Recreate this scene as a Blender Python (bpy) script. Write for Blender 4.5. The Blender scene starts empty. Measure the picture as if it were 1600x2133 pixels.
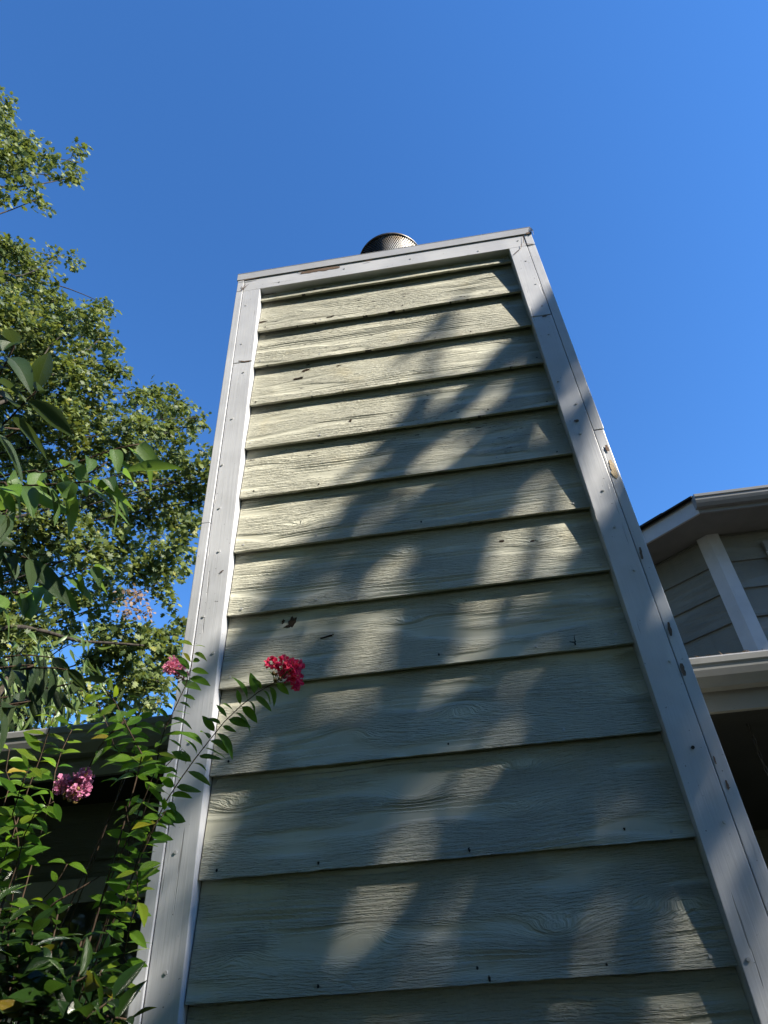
import bpy, bmesh, math, random
import numpy as np
from mathutils import Vector, Matrix, noise as mnoise

random.seed(7); rng = np.random.default_rng(7)
scene = bpy.context.scene
COL = scene.collection
R = math.radians

# ------------------------------------------------------------------ camera
CAM = Vector((0.7544, -1.8759, 1.60)); FPX = 1335.0
camd = bpy.data.cameras.new('camera'); cam = bpy.data.objects.new('camera', camd); COL.objects.link(cam)
cam.location = CAM; cam.rotation_euler = (R(127.925), R(3.1215), R(8.1186))
camd.sensor_fit = 'HORIZONTAL'; camd.sensor_width = 36.0; camd.lens = FPX / 1600 * 36
camd.clip_start = 0.02; camd.clip_end = 2000
scene.camera = cam

# ------------------------------------------------------------------ sky, sun, exposure
SUN = Vector((2.2, -1.0, 1.9)).normalized()
world = bpy.data.worlds.new('World'); scene.world = world; world.use_nodes = True
wn = world.node_tree; wn.nodes.clear()
sky = wn.nodes.new('ShaderNodeTexSky'); sky.sky_type = 'NISHITA'; sky.sun_disc = False
sky.sun_elevation = math.asin(SUN.z); sky.sun_rotation = math.atan2(SUN.x, SUN.y)
sky.altitude = 200; sky.air_density = 1.0; sky.dust_density = 0.0; sky.ozone_density = 6.0
bg = wn.nodes.new('ShaderNodeBackground'); bg.inputs['Strength'].default_value = 0.116
wo = wn.nodes.new('ShaderNodeOutputWorld')
hs = wn.nodes.new('ShaderNodeHueSaturation'); hs.inputs['Saturation'].default_value = 1.16; hs.inputs['Hue'].default_value = 0.504
wn.links.new(sky.outputs[0], hs.inputs['Color']); wn.links.new(hs.outputs[0], bg.inputs[0]); wn.links.new(bg.outputs[0], wo.inputs[0])
sund = bpy.data.lights.new('sun', 'SUN'); sund.energy = 5.0; sund.angle = R(0.53); sund.color = (1.0, 0.93, 0.80)
sun = bpy.data.objects.new('sun', sund); COL.objects.link(sun)
sun.rotation_euler = SUN.to_track_quat('Z', 'Y').to_euler(); sun.location = SUN * 40
vs = scene.view_settings; vs.view_transform = 'Standard'; vs.look = 'None'; vs.gamma = 1.0; vs.exposure = 1.27
scene.render.engine = 'CYCLES'; scene.cycles.max_bounces = 6; scene.cycles.use_denoising = True

# ------------------------------------------------------------------ pixel helpers (photograph 1600 x 2133)
CM = cam.rotation_euler.to_matrix()
def ray(px, py): return (CM @ Vector(((px - 800) / FPX, -(py - 1066.5) / FPX, -1.0))).normalized()
def at_y(px, py, y): d = ray(px, py); return CAM + d * ((y - CAM.y) / d.y)
def at_d(px, py, dist): return CAM + ray(px, py) * dist
def at_h(px, py, h): d = ray(px, py); return CAM + d * (h / math.hypot(d.x, d.y))
def to_px(p):
    q = CM.transposed() @ (Vector(p) - CAM)
    if q.z > -1e-4: return None
    return 800 + FPX * q.x / -q.z, 1066.5 - FPX * q.y / -q.z

# ------------------------------------------------------------------ object helpers
def tag(o, label=None, cat=None, group=None, kind=None):
    if label: o['label'] = label
    if cat: o['category'] = cat
    if group: o['group'] = group
    if kind: o['kind'] = kind
    return o
def thing(name, loc, label, cat, group=None):
    o = bpy.data.objects.new(name, None); COL.objects.link(o); o.location = loc; o.empty_display_size = 0.1
    return tag(o, label, cat, group)
ROOTLOC = {}
def base_of(o):
    while o.parent: o = o.parent
    return Vector(o.location)
def put(name, me, mat, parent=None, M=None):
    """link mesh data; geometry is in world coordinates unless M is given"""
    o = bpy.data.objects.new(name, me); COL.objects.link(o)
    if mat is not None and len(me.materials) == 0: me.materials.append(mat)
    if parent is not None:
        o.parent = parent
        if parent.parent is None and parent.type == 'EMPTY':
            o.matrix_parent_inverse = Matrix.Translation(-Vector(parent.location))
    if M is not None: o.matrix_basis = M
    return o
class MB:
    def __init__(s): s.v = []; s.f = []
    def add(s, vs, fs):
        n = len(s.v); s.v += [tuple(v) for v in vs]; s.f += [tuple(i + n for i in f) for f in fs]
    def box(s, x0, x1, y0, y1, z0, z1, c=0.0, M=None):
        bm = bmesh.new(); bmesh.ops.create_cube(bm, size=1)
        for v in bm.verts: v.co = Vector(((x0 + x1) / 2 + v.co.x * (x1 - x0), (y0 + y1) / 2 + v.co.y * (y1 - y0), (z0 + z1) / 2 + v.co.z * (z1 - z0)))
        if c > 0: bmesh.ops.bevel(bm, geom=bm.edges[:], offset=c, segments=2, affect='EDGES', profile=0.6)
        bm.verts.index_update()
        s.add([(M @ v.co) if M else v.co for v in bm.verts], [[v.index for v in f.verts] for f in bm.faces]); bm.free(); return s
    def prism(s, poly, axis_from, axis_to):
        """poly: list of Vector at one end; extruded by axis_to-axis_from"""
        d = Vector(axis_to) - Vector(axis_from); n = len(poly)
        a = [Vector(p) for p in poly]; b = [p + d for p in a]
        s.add(a + b, [list(range(n))[::-1], [n + i for i in range(n)]] + [[i, (i + 1) % n, n + (i + 1) % n, n + i] for i in range(n)]); return s
    def tube(s, pts, rad, n=8, cap=True):
        pts = [Vector(p) for p in pts]
        if not hasattr(rad, '__len__'): rad = [rad] * len(pts)
        up = None; rings = []
        for i, p in enumerate(pts):
            t = (pts[min(i + 1, len(pts) - 1)] - pts[max(i - 1, 0)]).normalized()
            if up is None: up = t.orthogonal().normalized()
            up = (up - t * up.dot(t)).normalized(); w = t.cross(up)
            rings.append([p + (up * math.cos(2 * math.pi * k / n) + w * math.sin(2 * math.pi * k / n)) * rad[i] for k in range(n)])
        vs_ = [v for r in rings for v in r]; fs = []
        for i in range(len(rings) - 1):
            for k in range(n): fs.append((i * n + k, i * n + (k + 1) % n, (i + 1) * n + (k + 1) % n, (i + 1) * n + k))
        if cap: fs += [tuple(range(n))[::-1], tuple((len(rings) - 1) * n + k for k in range(n))]
        s.add(vs_, fs); return s
    def mesh(s, name='m', smooth=False):
        me = bpy.data.meshes.new(name); me.from_pydata(s.v, [], s.f); me.update()
        bm = bmesh.new(); bm.from_mesh(me); bmesh.ops.recalc_face_normals(bm, faces=bm.faces[:]); bm.to_mesh(me); bm.free()
        if smooth: me.polygons.foreach_set('use_smooth', [True] * len(me.polygons))
        return me
    def build(s, name, mat, parent=None, smooth=False): return put(name, s.mesh(name, smooth), mat, parent)

# ------------------------------------------------------------------ materials
class NT:
    def __init__(s, name):
        s.m = bpy.data.materials.new(name); s.m.use_nodes = True; s.t = s.m.node_tree; s.t.nodes.clear()
        s.out = s.t.nodes.new('ShaderNodeOutputMaterial')
    def n(s, typ, **kw):
        nd = s.t.nodes.new('ShaderNode' + typ)
        for k, v in kw.items():
            if k.startswith('i_'):
                key = k[2:]; key = int(key) if key.isdigit() else key.replace('_', ' ')
                s.set(nd.inputs[key], v)
            else: setattr(nd, k, v)
        return nd
    def set(s, sock, v):
        if isinstance(v, bpy.types.NodeSocket): s.t.links.new(v, sock)
        elif isinstance(v, bpy.types.Node): s.t.links.new(v.outputs[0], sock)
        else: sock.default_value = v
    def math(s, op, a, b=0.0, c=0.0, clamp=False):
        nd = s.t.nodes.new('ShaderNodeMath'); nd.operation = op; nd.use_clamp = clamp
        s.set(nd.inputs[0], a); s.set(nd.inputs[1], b)
        if op in ('MULTIPLY_ADD', 'SMOOTH_MIN', 'SMOOTH_MAX', 'WRAP'): s.set(nd.inputs[2], c)
        return nd.outputs[0]
    def step(s, v, a, b, lo=0.0, hi=1.0):
        nd = s.t.nodes.new('ShaderNodeMapRange'); nd.interpolation_type = 'SMOOTHSTEP'
        s.set(nd.inputs[0], v); nd.inputs[1].default_value = a; nd.inputs[2].default_value = b
        nd.inputs[3].default_value = lo; nd.inputs[4].default_value = hi; return nd.outputs[0]
    def vec(s, x, y, z):
        nd = s.t.nodes.new('ShaderNodeCombineXYZ')
        for i, v in enumerate((x, y, z)): s.set(nd.inputs[i], v)
        return nd.outputs[0]
    def noise(s, v, scale=1.0, detail=2.0, rough=0.5):
        nd = s.t.nodes.new('ShaderNodeTexNoise'); s.set(nd.inputs['Vector'], v)
        nd.inputs['Scale'].default_value = scale; nd.inputs['Detail'].default_value = detail; nd.inputs['Roughness'].default_value = rough
        return nd.outputs[0]
    def mix(s, f, a, b):
        nd = s.t.nodes.new('ShaderNodeMix'); nd.data_type = 'RGBA'
        s.set(nd.inputs[0], f); s.set(nd.inputs[6], a); s.set(nd.inputs[7], b); return nd.outputs[2]
    def obj(s):
        tc = s.t.nodes.new('ShaderNodeTexCoord'); sp = s.t.nodes.new('ShaderNodeSeparateXYZ')
        s.t.links.new(tc.outputs['Object'], sp.inputs[0]); return tc.outputs['Object'], sp.outputs
    def rnd(s): return s.t.nodes.new('ShaderNodeObjectInfo').outputs['Random']
    def island(s): return s.t.nodes.new('ShaderNodeNewGeometry').outputs['Random Per Island']
    def bump(s, h, dist, strength=1.0):
        nd = s.t.nodes.new('ShaderNodeBump'); s.set(nd.inputs['Height'], h)
        nd.inputs['Distance'].default_value = dist; nd.inputs['Strength'].default_value = strength; return nd.outputs[0]
    def bsdf(s, col, rough=0.5, normal=None, metal=0.0, spec=0.5, coat=0.0):
        b = s.t.nodes.new('ShaderNodeBsdfPrincipled'); s.set(b.inputs['Base Color'], col); s.set(b.inputs['Roughness'], rough)
        b.inputs['Metallic'].default_value = metal; b.inputs['Specular IOR Level'].default_value = spec; b.inputs['Coat Weight'].default_value = coat
        if normal is not None: s.set(b.inputs['Normal'], normal)
        return b
    def done(s, sh): s.t.links.new(sh.outputs[0] if isinstance(sh, bpy.types.Node) else sh, s.out.inputs[0]); return s.m
def c4(r, g, b): return (r, g, b, 1.0)

def mat_siding(name, col, axis=0, grain_attr=False, amt=1.0, mildew=True):
    t = NT(name); o, xyz = t.obj(); r = t.math('MULTIPLY', t.rnd(), 57.0)
    x = xyz[axis]
    g = t.n('Attribute', attribute_name='grain').outputs['Fac'] if grain_attr else xyz[2]
    fine = t.noise(t.vec(t.math('MULTIPLY', x, 24), t.math('MULTIPLY', g, 230), r), 1, 3, .62)
    fine2 = t.noise(t.vec(t.math('MULTIPLY', x, 42), t.math('MULTIPLY', g, 430), r), 1, 1, .5)
    ragged = t.noise(t.vec(t.math('MULTIPLY', x, 70), t.math('MULTIPLY', g, 120), r), 1, 2, .6)
    slow = t.noise(t.vec(t.math('MULTIPLY', x, 2.0), t.math('MULTIPLY', g, 16), r), 1, 1, .5)
    ph = t.math('ADD', t.math('MULTIPLY', g, 62), t.math('MULTIPLY', ragged, .55))
    ph = t.math('ADD', ph, t.math('MULTIPLY', slow, 1.3))
    saw = t.math('FRACT', ph)
    saw = t.math('SUBTRACT', saw, t.step(saw, .78, 1.0))
    rm = t.step(t.noise(t.vec(t.math('MULTIPLY', x, 1.3), t.math('MULTIPLY', g, 11), t.math('ADD', r, 9)), 1, 2, .5), .46, .66)
    sm = t.step(t.noise(t.vec(t.math('MULTIPLY', x, 2.4), t.math('MULTIPLY', g, 14), t.math('ADD', r, 23)), 1, 1, .5), .34, .52)
    h = t.math('ADD', t.math('MULTIPLY', t.math('MULTIPLY', fine, sm), 1.9), t.math('MULTIPLY', t.math('MULTIPLY', saw, rm), 1.05))
    h = t.math('ADD', h, t.math('MULTIPLY', t.math('MULTIPLY', fine2, sm), .45))
    nb = t.bump(h, 0.0068 * amt)
    v1 = t.noise(o, 3.0, 3, .6)
    c = t.mix(t.step(v1, .3, .7), c4(*[q * .9 for q in col]), c4(*[q * 1.07 for q in col]))
    drip = t.step(t.noise(t.vec(t.math('MULTIPLY', xyz[0], 26), t.math('MULTIPLY', xyz[1], 26), t.math('MULTIPLY', xyz[2], 1.3)), 1, 3, .6), .52, .78)
    c = t.mix(t.math('MULTIPLY', drip, .22), c, c4(*[q * .6 for q in col]))
    c = t.mix(t.math('MULTIPLY', t.rnd(), .14), c, c4(*[q * .72 for q in col]))
    gro = t.step(t.noise(t.vec(t.math('MULTIPLY', x, 22), t.math('MULTIPLY', g, 190), t.math('ADD', r, 3)), 1, 3, .65), .64, .74)
    c = t.mix(t.math('MULTIPLY', gro, .5), c, c4(.10, .10, .075))
    if mildew:
        md = t.step(t.noise(t.vec(t.math('MULTIPLY', x, 20), t.math('MULTIPLY', g, 110), t.math('ADD', r, 40)), 1, 3, .7), .615, .66)
        zone = t.step(t.noise(t.vec(t.math('MULTIPLY', x, 2), t.math('MULTIPLY', xyz[2], 7), r), 1, 1), .40, .54)
        hi = t.step(xyz[2], 2.9, 3.6)
        c = t.mix(t.math('MULTIPLY', t.math('MULTIPLY', md, zone), hi), c, c4(.025, .022, .018))
        warm = t.step(t.noise(o, 5.5, 3, .6), .55, .75)
        c = t.mix(t.math('MULTIPLY', warm, .35), c, c4(.50, .43, .26))
    return t.done(t.bsdf(c, t.step(v1, .3, .7, .50, .66), nb, spec=.35))
def mat_trim(name, col, axis=2, rough=.36, wear=True):
    t = NT(name); o, xyz = t.obj(); r = t.math('MULTIPLY', t.rnd(), 31.0)
    a = [xyz[0], xyz[1], xyz[2]]
    sc = [150.0, 150.0, 150.0]; sc[axis] = 5.0
    g = t.noise(t.vec(*[t.math('MULTIPLY', a[i], sc[i]) for i in range(3)]), 1, 2, .55)
    w = t.noise(o, 14, 2, .5)
    h = t.math('ADD', t.math('MULTIPLY', g, .5), t.math('MULTIPLY', w, .35))
    sc2 = [60.0, 60.0, 60.0]; sc2[axis] = 2.2
    cr = t.noise(t.vec(*[t.math('MULTIPLY', a[i], sc2[i]) for i in range(3)]), 1, 3, .6)
    crack = t.math('MULTIPLY', t.step(cr, .67, .71), 1.0 if wear else 0.0)
    h = t.math('SUBTRACT', h, t.math('MULTIPLY', crack, .8))
    nb = t.bump(h, .0012)
    v = t.noise(o, 4.5, 3, .6)
    c = t.mix(t.step(v, .3, .7), c4(*[q * .90 for q in col]), c4(*[min(1, q * 1.05) for q in col]))
    spk = t.step(t.noise(o, 95, 2, .5), .735, .76)
    c = t.mix(t.math('MULTIPLY', spk, .75), c, c4(.05, .045, .04))
    c = t.mix(t.math('MULTIPLY', crack, .55), c, c4(.09, .08, .07))
    return t.done(t.bsdf(c, t.step(v, .3, .7, rough - .05, rough + .1), nb, spec=.5))
def mat_flat(name, col, rough=.6, var=.12, bscale=60, bdist=.0008, spec=.4, metal=0.0, bands=None):
    t = NT(name); o, xyz = t.obj(); v = t.noise(o, 6, 4, .6)
    c = t.mix(t.step(v, .25, .75), c4(*[q * (1 - var) for q in col]), c4(*[min(1, q * (1 + var)) for q in col]))
    st = t.step(t.noise(t.vec(t.math('MULTIPLY', xyz[0], 3), t.math('MULTIPLY', xyz[1], 3), t.math('MULTIPLY', xyz[2], .8)), 6, 3, .6), .55, .8)
    c = t.mix(t.math('MULTIPLY', st, var), c, c4(*[q * .55 for q in col]))
    return t.done(t.bsdf(c, rough, t.bump(t.noise(o, bscale, 3, .6), bdist), spec=spec, metal=metal))
def mat_leaf(name, c1, c2, c3=None, trans=.35, rough=.35, spec=.5, island=False, vein=False, tcol=None):
    t = NT(name); r = t.island() if island else t.rnd()
    o, xyz = t.obj()
    c = t.mix(t.step(r, .15, .85), c4(*c1), c4(*c2))
    if c3: c = t.mix(t.step(r, .95, .97), c, c4(*c3))
    n = t.noise(o, 60 if not island else 9, 2, .5)
    c = t.mix(t.math('MULTIPLY', t.step(n, .35, .7), .3), c, c4(*[q * .75 for q in c1]))
    nb = None
    if vein:
        vy = t.math('ABSOLUTE', xyz[1])
        wv = t.math('SINE', t.math('MULTIPLY', t.math('SUBTRACT', xyz[0], t.math('MULTIPLY', vy, .7)), 520))
        rib = t.step(vy, .0006, .0016, 1.0, 0.0)
        c = t.mix(t.math('MULTIPLY', rib, .5), c, c4(.30, .34, .16))
        nb = t.bump(t.math('ADD', t.math('MULTIPLY', wv, .5), t.math('MULTIPLY', rib, -1.5)), .0006)
    b = t.bsdf(c, rough, nb, spec=spec)
    tr = t.n('BsdfTranslucent')
    tc = t.mix(.5, c, c4(*(tcol or (c2[0] * 1.8, c2[1] * 1.7, c2[2] * .8))))
    t.set(tr.inputs[0], tc)
    mx = t.n('MixShader'); mx.inputs[0].default_value = trans
    t.t.links.new(b.outputs[0], mx.inputs[1]); t.t.links.new(tr.outputs[0], mx.inputs[2])
    return t.done(mx)
def mat_bark(name, col):
    t = NT(name); o, xyz = t.obj()
    n = t.noise(t.vec(t.math('MULTIPLY', xyz[0], 22), t.math('MULTIPLY', xyz[1], 22), t.math('MULTIPLY', xyz[2], 5)), 1, 4, .65)
    c = t.mix(t.step(n, .3, .7), c4(*[q * .5 for q in col]), c4(*[q * 1.3 for q in col]))
    return t.done(t.bsdf(c, .85, t.bump(n, .02), spec=.2))

SAGE = (.495, .482, .385)
M_board = mat_siding('painted lap board', SAGE, 0, True)
M_sideb = mat_siding('painted side board', SAGE, 1, False, .8, False)
M_wallb = mat_siding('shade toned wall board', (.205, .205, .175), 0, False, .6, False)  # siding paint darkened: deep shade of the walls put into the colour
M_lowb = mat_siding('shade toned low wall board', (.13, .13, .11), 0, False, .6, False)  # low wall paint darkened: shade under the eave put into the colour
M_trim = mat_trim('grey trim paint upright', (.53, .535, .56), 2)
M_trimh = mat_trim('grey trim paint level', (.53, .532, .55), 0)
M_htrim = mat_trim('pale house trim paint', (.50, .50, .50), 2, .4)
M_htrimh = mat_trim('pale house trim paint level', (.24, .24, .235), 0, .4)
M_gutter = mat_flat('gutter enamel', (.22, .22, .22), .28, .06, 20, .0006, .5)
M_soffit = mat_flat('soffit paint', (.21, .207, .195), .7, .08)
M_porch = mat_flat('shade toned ceiling boards', (.020, .020, .020), .7, .1)  # near-black tone stands for the shade under eave and porch, not stain
M_core = mat_flat('sheathing', (.16, .15, .13), .9)
M_flash = mat_flat('painted flashing metal', (.41, .41, .42), .35, .07, 12, .001, .5)
M_rot = mat_flat('rotten wood', (.05, .036, .026), .95, .5, 220, .002, .1)
M_bare = mat_flat('bare weathered wood', (.15, .105, .08), .9, .35, 240, .002, .15)
M_tan = mat_flat('split dry wood', (.42, .33, .22), .9, .4, 260, .002, .15)
M_nail = mat_flat('painted nail head', (.46, .46, .46), .45, .3)
M_hole = mat_flat('dark nail hole', (.03, .026, .022), .9, .3)
M_soot = mat_flat('sooty steel', (.05, .046, .042), .55, .4, 60, .001, .4, .6)
M_dark = mat_flat('dark iron', (.05, .048, .045), .6, .3, 80, .001, .3, .5)
def mat_steel():
    t = NT('heat stained steel'); o, xyz = t.obj(); n = t.noise(o, 9, 3, .6)
    c = t.mix(t.step(n, .35, .65), c4(.25, .25, .25), c4(.17, .13, .09))
    c = t.mix(t.step(xyz[0], .58, .72, .85, 0), c, c4(.06, .05, .05))
    return t.done(t.bsdf(c, .45, None, 1.0))
M_steel = mat_steel()
def mat_shingle():
    t = NT('asphalt shingle'); o, xyz = t.obj(); n = t.noise(o, 160, 2, .6)
    c = t.mix(t.step(n, .35, .65), c4(.022, .021, .021), c4(.07, .066, .062))
    c = t.mix(t.math('MULTIPLY', t.rnd(), .5), c, c4(.03, .028, .027))
    return t.done(t.bsdf(c, .95, t.bump(n, .002), spec=.15))
M_shingle = mat_shingle()
def mat_glass():
    t = NT('window glass'); return t.done(t.bsdf(c4(.02, .022, .025), .04, None, 0, .6))
M_glass = mat_glass()
def mat_ground():
    t = NT('lawn'); o, xyz = t.obj()
    c = t.mix(t.step(t.noise(o, .8, 4, .6), .35, .65), c4(.020, .026, .010), c4(.038, .040, .020))
    c = t.mix(t.step(t.noise(o, 30, 3, .6), .4, .7), c, c4(.018, .020, .010))
    return t.done(t.bsdf(c, .95, t.bump(t.noise(o, 60, 3, .7), .03), spec=.1))
M_ground = mat_ground()

# ------------------------------------------------------------------ ground
g = MB(); g.add([(-300, -300, 0), (300, -300, 0), (300, 300, 0), (-300, 300, 0)], [(0, 1, 2, 3)])
tag(g.build('ground', M_ground), kind='structure')

# ================================================================== chimney chase
XL, XR = -0.131, 1.435          # outer faces of the corner trim
TOPZ = 4.795; YF = -0.026       # flashing top, trim face
DEPTH = 0.76
ZROW = [4.560, 4.298, 4.029, 3.765, 3.498, 3.230, 2.970, 2.705, 2.441, 2.173, 1.904, 1.638]
while ZROW[-1] > 0.25: ZROW.append(ZROW[-1] - 0.2665)
chase = thing('chimney_chase', (0.65, 0.37, 0), 'tall chimney chase of sage lap boards with grey corner trim and flashed top', 'chimney')
core = MB(); core.box(XL + .05, XR - .05, .054, DEPTH, 0, 4.70); core.build('sheathing', M_core, chase)

KN = {  # knots per board row: (px, py, strength)
    1: [(640, 650, .6)], 2: [(700, 715, .7)], 3: [(860, 770, .6), (600, 800, .5)], 4: [(700, 850, .6), (1010, 800, .5)],
    5: [(940, 910, .6), (600, 960, .5)], 6: [(850, 1030, 1.0), (622, 1095, 1.0)], 7: [(1120, 1130, .9), (850, 1150, .8)],
    8: [(850, 1295, 1.0), (970, 1255, .7), (1235, 1240, .5)], 9: [(730, 1525, 1.1), (960, 1470, 1.4), (1335, 1445, .9)],
    10: [(490, 1680, 1.0), (1085, 1600, 1.2), (860, 1655, 1.3), (1090, 1690, .8)], 11: [(1160, 1940, 1.5), (760, 1945, 1.2), (1420, 1870, 1.2), (500, 1990, .7)]}
def plank_front(i, z0, z1, x0=0.0, x1=1.302):
    """one lap board: tilted face with wavy lower edge, carries a grain height field"""
    nx, nz = 210, 34; up = 0.03
    rs = np.random.default_rng(100 + i)
    X = np.linspace(x0, x1, nx); T = np.linspace(0, 1, nz)
    XX, TT = np.meshgrid(X, T)
    wob = sum(rs.normal(0, .00025) * np.sin(XX[0] * f + rs.uniform(0, 6)) for f in (3, 7, 13, 29, 47, 83))
    H = z1 + up - z0
    tilt = rs.normal(0, .0012)
    ZZ = z0 + TT * H + (1 - TT) * (wob[None, :] + tilt * (XX - .65))
    bow = sum(rs.normal(0, .0007) * np.sin(XX * f + rs.uniform(0, 6)) for f in (2, 4, 7))
    YY = .030 * TT + bow * (1 - TT) + .0006 * np.sin(XX * 11 + TT * 5 + i)
    G = ZZ - z0 + .007 * np.sin(XX * 2.1 + rs.uniform(0, 6)) + .003 * np.sin(XX * 5.3 + rs.uniform(0, 6)) + .003 * np.sin(XX * 11 + rs.uniform(0, 6))
    kn = [(at_y(px, py, .01), s) for px, py, s in KN.get(i, [])]
    for k in range(3 if i < 7 else 1): kn.append((Vector((rs.uniform(x0, x1), 0, rs.uniform(z0 + .04, z1 - .04))), rs.uniform(.25, .5)))
    for p, s in kn:
        sx, sz = .060 * (.6 + .4 * s), .020 * (.6 + .4 * s)
        q = np.exp(-((XX - p.x) / sx) ** 2 - ((ZZ - p.z) / sz) ** 2)
        q2 = np.exp(-((XX - p.x) / (sx * 3.2)) ** 2 - ((ZZ - p.z) / (sz * 2.2)) ** 2)
        G = G + s * (.020 * q + .011 * q2) * (1 if rs.random() > .4 else -1)
        YY = YY - .0012 * s * np.exp(-((XX - p.x) / (sx * .8)) ** 2 - ((ZZ - p.z) / sz) ** 2)
    V = np.stack([XX, YY, ZZ], -1).reshape(-1, 3)
    th = .0125
    low = np.stack([X, YY[0] + th, ZZ[0] + .001], -1); top = np.stack([X, YY[-1] + th, ZZ[-1]], -1)
    n0 = len(V); V = np.concatenate([V, low, top, V.reshape(nz, nx, 3)[0], V.reshape(nz, nx, 3)[-1]])
    idx = np.arange(nx * nz).reshape(nz, nx)
    F = np.stack([idx[:-1, :-1], idx[:-1, 1:], idx[1:, 1:], idx[1:, :-1]], -1).reshape(-1, 4)
    lo = n0 + np.arange(nx); tp = lo + nx; a = tp + nx; b = a + nx
    F = np.concatenate([F, np.stack([lo[:-1], lo[1:], a[1:], a[:-1]], -1), np.stack([b[:-1], b[1:], tp[1:], tp[:-1]], -1), np.stack([tp[:-1], tp[1:], lo[1:], lo[:-1]], -1)])
    me = bpy.data.meshes.new('siding_board'); me.from_pydata(V.tolist(), [], F.tolist()); me.update()
    at = me.attributes.new('grain', 'FLOAT', 'POINT')
    gr = np.concatenate([G.ravel(), G[0], G[-1], G[0], G[-1]]).astype(np.float32); at.data.foreach_set('value', gr)
    sm = np.zeros(len(F), bool); sm[:(nx - 1) * (nz - 1)] = True; me.polygons.foreach_set('use_smooth', sm)
    return me
BOARD = []
for i, z0 in enumerate(ZROW):
    z1 = 4.71 - .03 if i == 0 else ZROW[i - 1]
    BOARD.append(put('siding_board', plank_front(i, z0, z1), M_board, chase))
# boards on the two sides and the back of the chase
for i, z0 in enumerate(ZROW):
    z1 = 4.68 if i == 0 else ZROW[i - 1]
    for sx, X0 in ((-1, XL + .030), (1, XR - .030)):
        m = MB(); m.prism([(X0 + sx * .0, .065, z0), (X0 - sx * .0215, .065, z1 + .03), (X0 - sx * .034, .065, z1 + .03), (X0 - sx * .0125, .065, z0 + .001)], (0, .065, 0), (0, DEPTH - .09, 0))
        m.build('siding_board', M_sideb, chase)
    if z0 > 2.6:
        m = MB(); m.prism([(XL + .1, DEPTH + .022, z0), (XL + .1, DEPTH + .002, z1 + .03), (XL + .1, DEPTH - .01, z1 + .03), (XL + .1, DEPTH + .01, z0 + .001)], (XL + .1, 0, 0), (XR - .1, 0, 0))
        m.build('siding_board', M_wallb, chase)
# corner trim: face boards and the edges of the side boards, each butted in two lengths
ZT = 4.632
def trim(x0, x1, y0, y1, z0, z1, mat=None, nm='corner_trim', c=.0022, rot=0.0):
    m = MB(); m.box(x0, x1, y0, y1, z0, z1, c); o = m.build(nm, mat or M_trim, chase)
    if rot: pass
    return o
trim(-.0945, -.003, YF, .032, 4.0435, ZT); trim(-.0935, -.0035, YF + .0015, .032, 0.02, 4.0405)
trim(XL, -.0970, YF - .0032, .075, 3.103, ZT - .002); trim(XL + .001, -.0965, YF - .0042, .075, 0.02, 3.1)
trim(1.3035, 1.3935, YF, .032, 4.053, ZT); trim(1.3030, 1.3945, YF + .002, .032, 0.02, 4.0495)
trim(1.3965, XR + .001, YF + .0015, .075, 3.310, ZT - .002); trim(1.3970, XR - .002, YF + .003, .075, 0.02, 3.3065)
for x0, x1 in ((XL, XL + .034), (XR - .034, XR)):
    trim(x0, x1, DEPTH - .09, DEPTH + .02, 0.02, ZT)
# top trim boards with end blocks and the flashing cap
trim(-.0955, 1.3945, YF + .0008, .030, ZT + .0015, 4.752, M_trimh, 'top_trim')
for x0, x1 in ((XL + .0005, -.0975), (1.3965, XR)):
    trim(x0, x1, YF - .0022, DEPTH + .02, ZT + .003, 4.752, M_trimh, 'top_trim')
trim(XL + .04, XR - .04, DEPTH - .01, DEPTH + .021, ZT + .003, 4.752, M_trimh, 'top_trim')
m = MB()
fx0, fx1, fy0, fy1 = XL - .004, XR + .004, YF - .0055, DEPTH + .026
m.box(fx0, fx1, fy0, fy0 + .003, 4.737, TOPZ - .003, .0008)
m.box(fx0, fx0 + .003, fy0 + .0035, fy1 - .0035, 4.737, TOPZ - .003, .0008)
m.box(fx1 - .003, fx1, fy0 + .0035, fy1 - .0035, 4.738, TOPZ - .003, .0008)
m.box(fx0, fx1, fy1 - .003, fy1, 4.737, TOPZ - .003, .0008)
m.box(fx0 - .001, fx1 + .001, fy0 - .0012, fy1, TOPZ - .0025, TOPZ, .0008)
m.build('flashing', M_flash, chase)
# bent flap at the right front corner of the flashing
m = MB(); m.add([(fx1 - .012, fy0 - .002, 4.738), (fx1 + .006, fy0 - .012, 4.735), (fx1 + .004, fy0 - .006, 4.772), (fx1 - .004, fy0 - .002, 4.79), (fx1 + .012, fy0 + .02, 4.74)], [(0, 1, 2), (0, 2, 3), (1, 4, 2)])
m.build('flashing_flap', M_flash, chase)

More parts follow.
